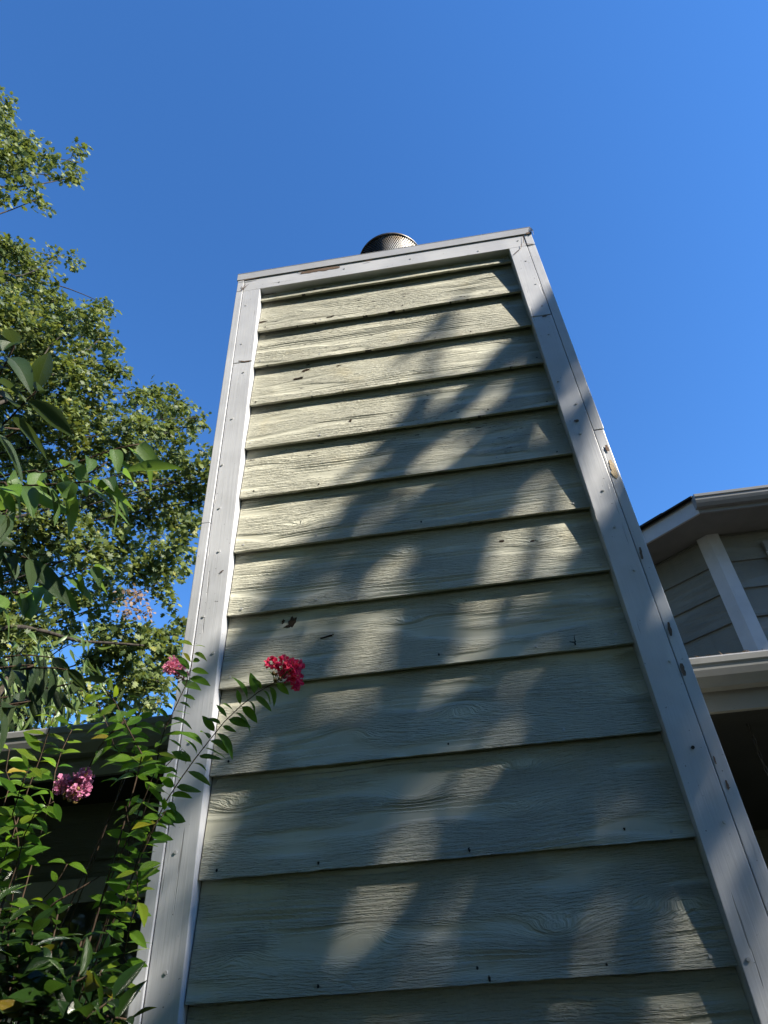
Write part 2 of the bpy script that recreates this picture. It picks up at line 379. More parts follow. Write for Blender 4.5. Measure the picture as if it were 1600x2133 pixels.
# spark arrestor on the flue
CX, CY = .682, .39
cap = MB()
def ring(m, cx, cy, prof, n=56):
    vs_ = []; fs = []
    for k in range(n):
        a = 2 * math.pi * k / n
        for r_, z_ in prof: vs_.append((cx + r_ * math.cos(a), cy + r_ * math.sin(a), z_))
    p = len(prof)
    for k in range(n):
        for j in range(p - 1): fs.append((k * p + j, ((k + 1) % n) * p + j, ((k + 1) % n) * p + j + 1, k * p + j + 1))
    m.add(vs_, fs)
LZ = 5.36
ring(cap, CX, CY, [(.0, LZ + .02), (.12, LZ + .018), (.206, LZ + .004), (.208, LZ - .012), (.204, LZ - .012), (.203, LZ), (.10, LZ + .004), (0, LZ + .005)])
capo = cap.build('chimney_cap', M_steel, chase, True)
m = MB(); r0, r1, za, zb = .165, .201, LZ - .150, LZ - .006
N = 84
for s_ in (1, -1):
    for k in range(N):
        pts = []
        for j in range(7):
            f = j / 6; a = 2 * math.pi * (k / N) + s_ * f * .42; r_ = r0 + (r1 - r0) * f
            pts.append((CX + r_ * math.cos(a), CY + r_ * math.sin(a), za + (zb - za) * f))
        m.tube(pts, .0026, 4, False)
so = m.build('screen', M_steel, capo, True); so['kind'] = 'stuff'; so['label'] = 'diamond wire mesh screen round the flue cap'
m = MB(); ring(m, CX, CY, [(0, za), (.12, za), (.155, za + .004), (.157, za - .02), (.125, za - .03), (.12, za - .2), (.12, 4.79)])
m.build('flue_pipe', M_soot, capo, True)
m = MB(); ring(m, CX, CY, [(0, za + .003), (.118, za + .05), (.10, zb - .02), (0, zb - .02)]); m.build('baffle', M_soot, capo, True)

# nails, holes and worn paint on the chase
def blob(p, w, h, n=14, jag=.35, seed=0, th=.0012, slope=0.0, y=None):
    rs = random.Random(seed); vs_ = []
    for k in range(n):
        a = 2 * math.pi * k / n; q = 1 + rs.uniform(-jag, jag)
        vs_.append(Vector((p.x + w / 2 * q * math.cos(a), 0, p.z + h / 2 * q * math.sin(a) + slope * w / 2 * math.cos(a))))
    yy = p.y if y is None else y
    return [Vector((v.x, yy - th, v.z)) for v in vs_], [Vector((v.x, yy + .003, v.z)) for v in vs_]
def add_blob(m, *a, **k):
    f, b = blob(*a, **k); n = len(f)
    m.add(f + b, [list(range(n))] + [[i, (i + 1) % n, n + (i + 1) % n, n + i] for i in range(n)])
def board_y(i, z, x=.6):
    z0 = ZROW[i]; z1 = 4.68 if i == 0 else ZROW[i - 1]
    return .030 * (z - z0) / (z1 + .03 - z0)
nail = MB(); hole = MB(); rs = random.Random(3)
for i in range(len(ZROW)):
    for x in (.035, .315, .72, 1.02, 1.265):
        if rs.random() < .12: continue
        p = Vector((x + rs.uniform(-.02, .02), 0, ZROW[i] + rs.uniform(.016, .04)))
        p.y = board_y(i, p.z) - .0008
        if rs.random() < .5: add_blob(nail, p, .008, .008, 10, .08, rs.random(), .0014)
        else: add_blob(hole, p, .006, .008, 9, .25, rs.random(), .0006)
for (xa, xb) in ((-.08, -.02), (1.32, 1.38)):
    z = 4.5
    while z > .3:
        p = Vector((rs.uniform(xa, xb), YF - .0002, z)); add_blob(nail if rs.random() < .96 else hole, p, .009, .009, 10, .1, rs.random(), .0016)
        z -= rs.uniform(.12, .34)
for x in (.1, .45, .8, 1.15, 1.36): add_blob(nail, Vector((x, YF, rs.uniform(4.65, 4.7))), .009, .009, 10, .1, x, .0016)
tag(nail.build('nail_head', M_nail, chase), kind='stuff'); tag(hole.build('nail_hole', M_hole, chase), kind='stuff')
rot = MB()
for px, py, w, h, sl, row in ((547, 672, .05, .02, .1, 1), (620, 787, .055, .013, .12, 3), (636, 768, .035, .018, .3, 3), (607, 1292, .022, .034, .6, 8), (588, 1291, .010, .016, 0, 8), (602, 1300, .03, .012, .3, 8),
                              (690, 662, .04, .010, .2, 1), (730, 877, .012, .016, 0, 4), (1110, 1125, .02, .008, 0, 7), (1045, 1125, .016, .008, 0, 7), (680, 1325, .04, .006, .25, 8), (560, 612, .06, .009, .1, 0), (665, 603, .07, .012, .1, 0), (1300, 1728, .006, .009, 0, 10), (978, 1772, .006, .012, 0, 10), (1020, 2040, .007, .014, 0, 11), (640, 755, .02, .008, 0, 3), (705, 758, .02, .008, .2, 3)):
    p = at_y(px, py, .01); p.y = board_y(row, p.z) - .0008; add_blob(rot, p, w, h, 16, .45, px, .0007, sl)
tag(rot.build('rot_hole', M_rot, chase, ), kind='stuff')
bare = MB(); tan = MB()
def strip(m, pts, wd, y, seed, th=.0008):
    rs = random.Random(seed); a = []; b = []
    for k, (px, py) in enumerate(pts):
        p = at_y(px, py, y); a.append(p)
    # resample
    out = []
    for k in range(len(a) - 1):
        for j in range(6): out.append(a[k].lerp(a[k + 1], j / 6))
    out.append(a[-1]); n = len(out); L_, R_ = [], []
    for k, p in enumerate(out):
        t = (out[min(k + 1, n - 1)] - out[max(k - 1, 0)]).normalized(); nn = Vector((-t.z, 0, t.x))
        w = wd * (.35 + .65 * math.sin(math.pi * (k + .4) / n) ** .6) / 2
        L_.append(p + nn * w * rs.uniform(.75, 1.25)); R_.append(p - nn * w * rs.uniform(.75, 1.25))
    vs_ = [Vector((v.x, y - th, v.z)) for v in L_ + R_]
    m.add(vs_, [(k, k + 1, n + k + 1, n + k) for k in range(n - 1)])
strip(bare, [(627, 569), (665, 562), (708, 556)], .026, YF, 1)
strip(bare, [(655, 558), (700, 551)], .012, YF, 2)
strip(bare, [(1333, 1140), (1338, 1165)], 0.0087, YF, 3); strip(bare, [(1392, 1296), (1398, 1325)], 0.0099, YF, 4)
strip(bare, [(1419, 1382), (1426, 1408)], 0.0112, YF, 5); strip(bare, [(1262, 927), (1268, 940)], 0.0112, YF, 6)
strip(bare, [(1486, 1575), (1492, 1592)], 0.0050, YF + .002, 7); strip(bare, [(1512, 1625), (1518, 1645)], 0.0062, YF + .002, 8)
strip(bare, [(1196, 877), (1206, 876)], .014, YF, 12); strip(bare, [(458, 1193), (466, 1188)], .006, YF, 13)
strip(bare, [(497, 752), (510, 753), (524, 751)], .007, YF, 14); strip(bare, [(1130, 660), (1140, 657)], .010, YF, 15)
strip(bare, [(500, 585), (520, 581), (540, 577)], .006, YF - .006, 16); strip(bare, [(1096, 487), (1104, 484)], .016, YF - .007, 17)
strip(tan, [(1271, 958), (1277, 975), (1285, 996)], .017, YF + .002, 9); strip(tan, [(1276, 980), (1284, 992)], .02, YF + .0015, 10)
for i_, (a_, b_, w_) in enumerate((((499, 607), (518, 592), .004), ((503, 597), (508, 604), .005), ((512, 590), (506, 605), .003), ((1069, 531), (1086, 516), .004), ((1086, 515), (1086, 508), .005), ((1090, 489), (1091, 506), .003), ((1093, 508), (1110, 508), .004), ((620, 563), (632, 567), .004), ((760, 545), (775, 541), .004))): strip(bare, [a_, b_], w_, YF - .004, 40 + i_)
hk = MB(); hp = at_y(1196, 1341, 0); hp.y = -.001
hk.tube([hp + Vector((-.012, -.001, .008)), hp + Vector((-.003, -.004, .003)), hp + Vector((.004, -.006, .002)), hp + Vector((.003, -.01, .014)), hp + Vector((.005, -.012, .024))], [.0012, .0018, .0022, .0013, .0008], 6); hk.tube([hp + Vector((.002, -.004, 0)), hp + Vector((.004, .004, -.002))], .0024, 6); hk.build('wire_hook', M_dark, chase, True)
tag(bare.build('peeled_patch', M_bare, chase), kind='stuff'); tag(tan.build('split_patch', M_tan, chase), kind='stuff')

# ================================================================== house
house = thing('house', (2.5, 2.0, 0), 'sage lap sided house with low eave gutter and canted upper storey behind chimney', 'house')
WY = .72; SZ = 2.335          # lower wall face, soffit height
HL, HR, PW = -1.75, 7.0, 2.6   # house ends, back wall of the porch
m = MB(); m.box(HL, XR - .05, WY + .035, PW + .03, 0, SZ + .01); m.box(HL, HR, PW + .036, 8.5, 0, SZ + .01); m.build('wall', M_core, house)
zr = 2.122; rows = [2.122 - .2665 * k for k in range(0, 8)]

for (xa, xb, WY) in ((HL, XL - .002, .72), (XR - .1, HR, PW)):
    for k, z0 in enumerate([rows[0]] + rows[1:]):
        z1 = SZ - .03 if k == 0 else rows[k - 1]
        m = MB(); m.prism([(xa, WY, z0), (xa, WY + .0215, z1 + .03), (xa, WY + .034, z1 + .03), (xa, WY + .0125, z0 + .001)], (xa, 0, 0), (xb, 0, 0))
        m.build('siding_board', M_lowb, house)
WY = .72
# side wall of the porch recess
for k, z0 in enumerate(rows):
    z1 = SZ - .03 if k == 0 else rows[k - 1]; X0 = XR - .028
    m = MB(); m.prism([(X0, DEPTH + .03, z0), (X0 - .0215, DEPTH + .03, z1 + .03), (X0 - .034, DEPTH + .03, z1 + .03), (X0 - .0125, DEPTH + .03, z0 + .001)], (0, 0, 0), (0, PW - DEPTH - .03, 0)); m.build('siding_board', M_sideb, house)
# soffit, fascia, gutters of the low eave (left and right of the chase)
GY = .245
for (xa, xb) in ((HL - .2, XL - .004), (XR + .004, HR)):
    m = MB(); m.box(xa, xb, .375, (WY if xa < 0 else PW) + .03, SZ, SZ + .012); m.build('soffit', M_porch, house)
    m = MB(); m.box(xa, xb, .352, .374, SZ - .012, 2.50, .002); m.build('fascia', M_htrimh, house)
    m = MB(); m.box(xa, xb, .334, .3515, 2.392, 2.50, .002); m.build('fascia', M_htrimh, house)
    pr = [(.332, 2.384), (.288, 2.384), (.280, 2.394), (.262, 2.412), (.254, 2.432), (.252, 2.446), (.246, 2.452), (.244, 2.470), (.247, 2.475), (.252, 2.475), (.254, 2.470), (.254, 2.4665), (.250, 2.462), (.258, 2.448), (.260, 2.434), (.268, 2.416), (.290, 2.390), (.330, 2.390), (.330, 2.48), (.332, 2.48)]
    m = MB(); m.prism([(xa, y, z) for y, z in pr], (xa, 0, 0), (xb, 0, 0)); m.build('gutter', M_gutter, house)
# low roof
def shingle_course(z_of_y, y0, xa, xb, step, parent, seed):
    rs = random.Random(seed); x = xa
    while x < xb - .02:
        x2 = min(x + step, xb); y = y0 + rs.uniform(-.006, .006); dz = rs.uniform(-.002, .004)
        m = MB(); m.prism([(x + .002, y, z_of_y(y) + dz), (x + .002, y + .3, z_of_y(y + .3)), (x + .002, y + .3, z_of_y(y + .3) + .006), (x + .002, y, z_of_y(y) + .009 + dz)], (x + .002, 0, 0), (x2 - .002, 0, 0))
        m.build('shingle', M_shingle, parent); x = x2
PZ = lambda y: 2.492 + (y - .33) * .333
roof = MB(); roof.prism([(HL - .25, .33, PZ(.33) - .02), (HL - .25, 4.6, PZ(4.6) - .02), (HL - .25, 8.9, PZ(.33) - .02), (HL - .25, 8.9, PZ(.33) + .004), (HL - .25, 4.6, PZ(4.6) + .004), (HL - .25, .33, PZ(.33) + .004)], (HL - .25, 0, 0), (XL - .01, 0, 0))
roof.prism([(XL - .01, DEPTH + .03, PZ(DEPTH + .03) - .02), (XL - .01, 4.6, PZ(4.6) - .02), (XL - .01, 8.9, PZ(.33) - .02), (XL - .01, 8.9, PZ(.33) + .004), (XL - .01, 4.6, PZ(4.6) + .004), (XL - .01, DEPTH + .03, PZ(DEPTH + .03) + .004)], (XL - .01, 0, 0), (XR + .01, 0, 0))
roof.prism([(XR + .01, .33, PZ(.33) - .02), (XR + .01, 4.6, PZ(4.6) - .02), (XR + .01, 8.9, PZ(.33) - .02), (XR + .01, 8.9, PZ(.33) + .004), (XR + .01, 4.6, PZ(4.6) + .004), (XR + .01, .33, PZ(.33) + .004)], (XR + .01, 0, 0), (HR + .2, 0, 0))
roofo = roof.build('roof', M_shingle, house)
shingle_course(lambda y: PZ(y) + .006, .315, HL - .2, XL - .01, .305, roofo, 5)
shingle_course(lambda y: PZ(y) + .006, .315, XR + .01, 3.3, .305, roofo, 6)
# gable end on the left
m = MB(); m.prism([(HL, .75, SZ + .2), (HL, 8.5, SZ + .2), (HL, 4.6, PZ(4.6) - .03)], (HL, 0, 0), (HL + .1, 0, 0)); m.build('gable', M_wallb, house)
# window under the low eave, left of the chase: head trim, jambs and a dark pane
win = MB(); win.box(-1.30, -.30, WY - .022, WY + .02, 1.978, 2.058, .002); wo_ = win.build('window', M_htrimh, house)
for xa, xb in ((-1.30, -1.215), (-.385, -.30)):
    m = MB(); m.box(xa, xb, WY - .019, WY + .02, .95, 1.976, .002); m.build('frame', M_htrim, wo_)
m = MB(); m.box(-1.30, -.30, WY - .04, WY + .02, .90, .948, .002); m.build('sill', M_htrimh, wo_)
m = MB(); m.box(-1.214, -.386, WY - .004, WY + .004, .95, 1.976); m.build('pane', M_glass, wo_)
m = MB(); m.box(-1.214, -.386, WY - .012, WY - .0045, 1.44, 1.475, .002); m.build('sash_rail', M_htrimh, wo_)

# ---- canted upper storey
K = Vector((3.245, 3.40, 0)); A135 = Vector((-math.sqrt(.5), math.sqrt(.5), 0)); LEN = 1.5
K2 = K + A135 * LEN
UZ = 4.945
plan = [Vector((7.0, 3.40, 0)), K, K2, Vector((K2.x, 8.3, 0)), Vector((7.0, 8.3, 0))]
def offs(pl, d):
    out = []; n = len(pl)
    for i in range(n):
        a, b, c = pl[i - 1], pl[i], pl[(i + 1) % n]
        e1 = (b - a).normalized(); e2 = (c - b).normalized()
        n1 = Vector((-e1.y, e1.x, 0)); n2 = Vector((-e2.y, e2.x, 0))   # outward for this winding checked below
        bis = (n1 + n2); bis = bis / (1 + n1.dot(n2)); out.append(b + bis * d)
    return out
# winding: plan runs right->left along the front, so outward is the right hand; use negative offsets
cc = offs(plan, -.05); 
test = (cc[1] - K); sgn = -1 if test.y < 0 else 1     # sgn*d moves outward
inn = offs(plan, .045 * -sgn); eave = offs(plan, .39 * sgn)
m = MB(); m.prism([Vector((p.x, p.y, 2.4)) for p in inn], (0, 0, 2.4), (0, 0, UZ)); m.build('upper_wall', M_core, house)
urows = [4.918, 4.640, 4.362, 4.084, 3.806, 3.528, 3.25]
def wall_boards(P0, u, n, length, rows_, top, mat):
    for k, z0 in enumerate(rows_):
        z1 = top - .03 if k == 0 else rows_[k - 1]
        a = P0; q = [(0, z0), (-.0215, z1 + .03), (-.034, z1 + .03), (-.0125, z0 + .001)]
        m = MB(); m.prism([Vector((a.x + n.x * d, a.y + n.y * d, z)) for d, z in q], (0, 0, 0), u * length); m.build('siding_board', mat, house)
NF = Vector((0, -1, 0)); NA = Vector((-math.sqrt(.5), -math.sqrt(.5), 0))
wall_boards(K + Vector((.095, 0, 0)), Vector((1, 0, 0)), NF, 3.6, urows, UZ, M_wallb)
M_wallc = mat_siding('shade toned canted wall board', (.205, .205, .175), 1, False, .6, False)  # same tone, shade put into the colour of the canted walls
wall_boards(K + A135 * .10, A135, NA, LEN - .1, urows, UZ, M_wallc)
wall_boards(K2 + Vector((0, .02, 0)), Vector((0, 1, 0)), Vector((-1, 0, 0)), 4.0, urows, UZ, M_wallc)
# corner boards of the cant
m = MB(); m.prism([Vector((K.x - .0085, K.y - .020, 2.7)), Vector((K.x + .094, K.y - .020, 2.7)), Vector((K.x + .094, K.y + .03, 2.7)), Vector((K.x, K.y + .03, 2.7))], (0, 0, 2.7), (0, 0, UZ - .002)); m.build('corner_board', M_htrim, house)
p0 = K + NA * .020 + A135 * .0085; p0 = Vector((K.x - .0088, K.y - .0195, 0))
m = MB(); a = p0; b = a + A135 * .105; m.prism([Vector((v.x, v.y, 2.7)) for v in (a, b, b - NA * .05, a - NA * .05 + A135 * .03)], (0, 0, 2.7), (0, 0, UZ - .002)); m.build('corner_board', M_htrim, house)
# soffit, fascia, gutter, roof of the upper eave
m = MB(); m.prism([Vector((p.x, p.y, UZ)) for p in eave], (0, 0, UZ), (0, 0, UZ + .012)); m.build('soffit', M_soffit, house)
fo = offs(plan, .413 * sgn)
for i in range(len(plan)):
    a, b, c, d = eave[i - 1], eave[i], fo[i], fo[i - 1]
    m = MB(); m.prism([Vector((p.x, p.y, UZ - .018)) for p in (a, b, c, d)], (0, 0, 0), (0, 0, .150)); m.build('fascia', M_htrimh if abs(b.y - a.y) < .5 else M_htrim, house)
ge = fo[1].x - .02; gy = fo[1].y
pr = [(gy - .001, 4.962), (gy - .046, 4.962), (gy - .068, 4.990), (gy - .080, 5.016), (gy - .083, 5.040), (gy - .092, 5.048), (gy - .094, 5.072), (gy - .088, 5.077), (gy - .084, 5.070), (gy - .080, 5.045), (gy - .066, 5.0), (gy - .044, 4.968), (gy - .004, 4.968), (gy - .004, 5.07), (gy - .001, 5.07)]
m = MB(); m.prism([(ge, y, z) for y, z in pr], (ge, 0, 0), (7.3, 0, 0)); gut = m.build('gutter', M_gutter, house)
m = MB(); m.prism([(ge - .003, y, z) for y, z in pr[:8] + [(gy - .001, 5.07)]], (ge - .003, 0, 0), (ge - .0005, 0, 0)); m.build('end_cap', M_gutter, gut)
rz = UZ + .135; ro = offs(plan, .43 * sgn); ri = offs(plan, -1.6 * sgn); rise = 2.03 * .5
vs_ = [Vector((p.x, p.y, rz)) for p in ro] + [Vector((p.x, p.y, rz + rise)) for p in ri] + [Vector((p.x, p.y, rz - .016)) for p in ro]
n = len(plan); m = MB(); m.add(vs_, [(i, (i + 1) % n, n + (i + 1) % n, n + i) for i in range(n)] + [tuple(n + i for i in range(n))] + [(2 * n + i, 2 * n + (i + 1) % n, (i + 1) % n, i) for i in range(n)])
uroof = m.build('roof', M_shingle, house)
def edge_shingles(i, step, lay, seed):
    a, b = ro[i - 1], ro[i]; u = (b - a); L_ = u.length; u.normalize()
    nn = (Vector((ri[i].x, ri[i].y, 0)) - ri[i - 1].lerp(ri[i], .5)); inw = Vector((-u.y, u.x, 0))
    if inw.dot(ri[i] - a) < 0: inw = -inw
    rs = random.Random(seed); s = rs.uniform(0, .1)
    for l in range(lay):
        s = .05 * l
        while s < L_ - .05:
            e = min(s + step, L_); d = -.022 + .15 * l + rs.uniform(-.008, .008); z = rz + .004 + .006 * l + max(0, d) * .5
            q = [(d, z + rs.uniform(-.004, .002)), (d + .28, z + .14), (d + .28, z + .15), (d, z + .014 + rs.uniform(0, .006))]
            P0 = a + u * (s + .002)
            m = MB(); m.prism([Vector((P0.x + inw.x * k, P0.y + inw.y * k, zz)) for k, zz in q], (0, 0, 0), u * (e - s - .004)); m.build('shingle', M_shingle, uroof); s = e
edge_shingles(1, .32, 2, 3); edge_shingles(2, .30, 4, 4)
# upper window at the right: head and side trim, pane
wx = 3.68
m = MB(); m.box(wx, wx + 1.0, 3.378, 3.42, 4.70, 4.80, .002); uw = m.build('window', M_htrimh, house)
for xa in (wx, wx + .92):
    m = MB(); m.box(xa, xa + .08, 3.381, 3.42, 3.6, 4.698, .002); m.build('frame', M_htrim, uw)
m = MB(); m.box(wx + .081, wx + .919, 3.394, 3.40, 3.6, 4.698); m.build('pane', M_glass, uw)
# leaf litter caught on the low gutter lip by the corner
m = MB(); rs = random.Random(12)
for k in range(46):
    x = rs.choice([1.52 + rs.gauss(.12, .05), 1.75 + rs.gauss(0, .05), -0.9 + rs.random() * .7]); p = Vector((x, .262 + rs.uniform(-.01, .03), 2.477 + rs.uniform(0, .008)))
    u = Vector((rs.uniform(-1, 1), rs.uniform(-1, 1), rs.uniform(-.2, .5))).normalized() * rs.uniform(.008, .02); w = u.orthogonal().normalized() * .005
    m.add([p - u, p + w, p + u, p - w], [(0, 1, 2, 3)])
tag(m.build('leaf_litter', M_rot), 'dry brown leaf litter lying on the low gutter lip', 'leaf litter', kind='stuff')
# thin chain hanging under the right eave
m = MB(); p = at_y(1556, 1505, .55); p.z = SZ
for k in range(22):
    c = Vector((p.x + .001 * math.sin(k), .55, SZ - .012 - k * .024)); pts = []
    for j in range(11):
        a = 2 * math.pi * j / 10; r_ = Vector((.005 * math.cos(a), 0, .014 * math.sin(a)))
        if k % 2: r_ = Vector((0, r_.x, r_.z))
        pts.append(c + r_)
    m.tube(pts, .0016, 5, False)
tag(m.build('hanging_chain', M_dark), 'thin dark chain hanging from the shaded soffit right of chimney', 'chain')

# ================================================================== leaves
def leaf_mesh(name, L, W, st=7, curl=.25, fold=.25, tip=1.0, twist=0.0, petiole=.08, wave=0.0, lob=None):
    vs_ = []; fs = []
    for i in range(st):
        s = i / (st - 1)
        w = W / 2 * (math.sin(math.pi * s ** .85) ** .8) * (1 - .25 * tip * s) if 0 < i < st - 1 else .0006
        z = -curl * L * s * s; x = L * (s - .12 * curl * s * s); tw = twist * s
        wz = wave * L * math.sin(s * 9)
        for k in (-1, 0, 1):
            y = k * w; zz = z + abs(k) * w * fold + (wz * k if k else 0)
            vs_.append((x, y * math.cos(tw), zz + y * math.sin(tw)))
    for i in range(st - 1):
        a = i * 3; fs += [(a, a + 1, a + 4, a + 3), (a + 1, a + 2, a + 5, a + 4)]
    m = MB(); m.add(vs_, fs)
    if petiole: m.tube([(-petiole * L, 0, .012 * L), (0, 0, 0)], L * .012, 3, False)
    me = bpy.data.meshes.new(name); me.from_pydata(m.v, [], m.f); me.update(); me.polygons.foreach_set('use_smooth', [True] * len(me.polygons)); return me
def frame(p, along, normal, s=1.0):
    x = along.normalized(); z = (normal - x * normal.dot(x))
    z = z.normalized() if z.length > 1e-4 else x.orthogonal().normalized(); y = z.cross(x)
    return Matrix(((x.x * s, y.x * s, z.x * s, p.x), (x.y * s, y.y * s, z.y * s, p.y), (x.z * s, y.z * s, z.z * s, p.z), (0, 0, 0, 1)))
def rvec(rs, s=1.0): return Vector((rs.gauss(0, s), rs.gauss(0, s), rs.gauss(0, s)))
def resample(pts, step):
    pts = [Vector(p) for p in pts]; out = [pts[0].copy()]; acc = 0
    # catmull-rom smoothing
    sm = []
    for i in range(len(pts) - 1):
        p0 = pts[max(i - 1, 0)]; p1 = pts[i]; p2 = pts[i + 1]; p3 = pts[min(i + 2, len(pts) - 1)]
        for k in range(8):
            t = k / 8; sm.append(.5 * ((2 * p1) + (p2 - p0) * t + (2 * p0 - 5 * p1 + 4 * p2 - p3) * t * t + (3 * p1 - p0 - 3 * p2 + p3) * t ** 3))
    sm.append(pts[-1])
    for a, b in zip(sm[:-1], sm[1:]):
        d = (b - a).length
        while acc + d >= step:
            f = (step - acc) / d; a = a.lerp(b, f); out.append(a.copy()); d = (b - a).length; acc = 0
        acc += d
    out.append(sm[-1]); return out, sm

M_crape = [mat_leaf('crape leaf', (.065, .17, .015), (.16, .31, .024), (.30, .29, .02), .5, .34, .5, vein=True),
           mat_leaf('young crape leaf', (.10, .20, .018), (.20, .29, .022), (.30, .22, .03), .45, .36, .5, vein=True)]
M_laurel = mat_leaf('broad glossy leaf', (.026, .052, .016), (.055, .085, .03), (.11, .22, .03), .25, .42, .35, vein=True)
M_laurel2 = mat_leaf('sunlit broad leaf', (.06, .12, .03), (.13, .22, .045), (.16, .32, .03), .42, .36, .45, vein=True)  # lighter copy of the broad leaf, sunlight put into its colour
M_shrub = mat_leaf('shrub leaf', (.014, .040, .009), (.04, .09, .014), (.26, .19, .02), .3, .2, .6, vein=True)
M_willow = mat_leaf('narrow leaf', (.085, .14, .035), (.16, .22, .07), None, .35, .4, .5)
M_oak = mat_leaf('oak leaf', (.040, .070, .016), (.17, .21, .055), (.27, .26, .06), .32, .52, .35, island=True)
M_dead = mat_leaf('dead leaf', (.20, .13, .09), (.32, .23, .17), None, .25, .7, .2, island=True)
M_shade = mat_leaf('shade tree leaf', (.05, .09, .02), (.10, .15, .03), None, .25, .4, .4, island=True)
M_stem = mat_bark('reddish stem', (.055, .036, .024)); M_bark = mat_bark('grey brown bark', (.10, .08, .06)); M_dbark = mat_bark('dark bark', (.05, .042, .034))
def mat_petal(name, a, b):
    t = NT(name); c = t.mix(t.island(), c4(*a), c4(*b)); bs = t.bsdf(c, .6, None, spec=.25); tr = t.n('BsdfTranslucent'); t.set(tr.inputs[0], c)
    mx = t.n('MixShader'); mx.inputs[0].default_value = .35; t.t.links.new(bs.outputs[0], mx.inputs[1]); t.t.links.new(tr.outputs[0], mx.inputs[2]); return t.done(mx)
M_pet = [mat_petal('red pink petal', (.82, .035, .15), (.95, .09, .17)), mat_petal('pink petal', (.86, .27, .42), (.92, .42, .55)), mat_petal('mauve petal', (.52, .17, .32), (.64, .28, .44))]
M_bud = mat_flat('flower bud', (.16, .10, .03), .6, .5, 90, .001); M_yel = mat_flat('stamen', (.62, .40, .05), .7, .3)

RESTMAT = {M_crape[0].name: mat_leaf('crape leaf mass', (.065, .17, .015), (.16, .31, .024), (.30, .29, .02), .5, .34, .5, island=True), M_crape[1].name: mat_leaf('young crape leaf mass', (.10, .20, .018), (.20, .29, .022), (.30, .22, .03), .45, .36, .5, island=True),
           M_shrub.name: mat_leaf('shrub leaf mass', (.014, .040, .009), (.045, .10, .014), (.26, .19, .02), .3, .2, .6, island=True)}
LV = {}
LV['crape'] = [leaf_mesh('crape_leaf', 1, .43, 7, c, f, .3, t, .05, w) for c, f, t, w in ((.15, .22, .0, 0), (.35, .35, .25, .01), (.05, .15, -.3, .01), (.5, .3, .1, 0))]
LV['laurel'] = [leaf_mesh('laurel_leaf', 1, .325, 9, c, f, 1, t, .16, w) for c, f, t, w in ((.15, .25, .0, .0), (.30, .45, .25, .006), (.10, .6, -.3, .01), (.4, .3, .1, .01))]
LV['shrub'] = [leaf_mesh('shrub_leaf', 1, .46, 8, c, f, .6, t, .12, w) for c, f, t, w in ((.2, .25, .0, .0), (.35, .4, .25, .01), (.1, .5, -.3, .01))]
LV['willow'] = [leaf_mesh('narrow_leaf', 1, .20, 6, c, f, 1, t, .06, 0) for c, f, t in ((.2, .3, 0), (.4, .3, .3), (.6, .3, -.2))]
LMATS = {}
LCOUNT = {}; LREST = {}
def leaf(parent, kind, mat, p, along, normal, size, rs, rest=False):
    n = LCOUNT.get(parent.name, 0)
    if n >= 300 or rest:
        LREST.setdefault((parent.name, kind, mat.name), []).append((rs.randrange(len(LV[kind])), frame(p, along, normal, size))); return None
    LCOUNT[parent.name] = n + 1
    key = (kind, mat.name)
    if key not in LMATS:
        LMATS[key] = []
        for me in LV[kind]:
            c = me.copy(); c.materials.clear(); c.materials.append(mat); LMATS[key].append(c)
    me = rs.choice(LMATS[key])
    return put('leaf', me, None, parent, frame(p, along, normal, size))

def flush_rest():
    for (pn, kind, mn), L_ in LREST.items():
        V = []; F = []; n = 0
        for vi, M in L_:
            me = LV[kind][vi]; co = np.empty(len(me.vertices) * 3, np.float32); me.vertices.foreach_get('co', co); co = co.reshape(-1, 3)
            A = np.array(M); V.append(co @ A[:3, :3].T + A[:3, 3]); F += [tuple(i + n for i in p.vertices) for p in me.polygons]; n += len(co)
        me = bpy.data.meshes.new('leaves'); me.from_pydata(np.concatenate(V).tolist(), [], F); me.update(); me.polygons.foreach_set('use_smooth', [True] * len(me.polygons))
        base = bpy.data.materials[mn]; c = RESTMAT.get(mn, base)
        put('leaves', me, c, bpy.data.objects[pn])['kind'] = 'stuff'
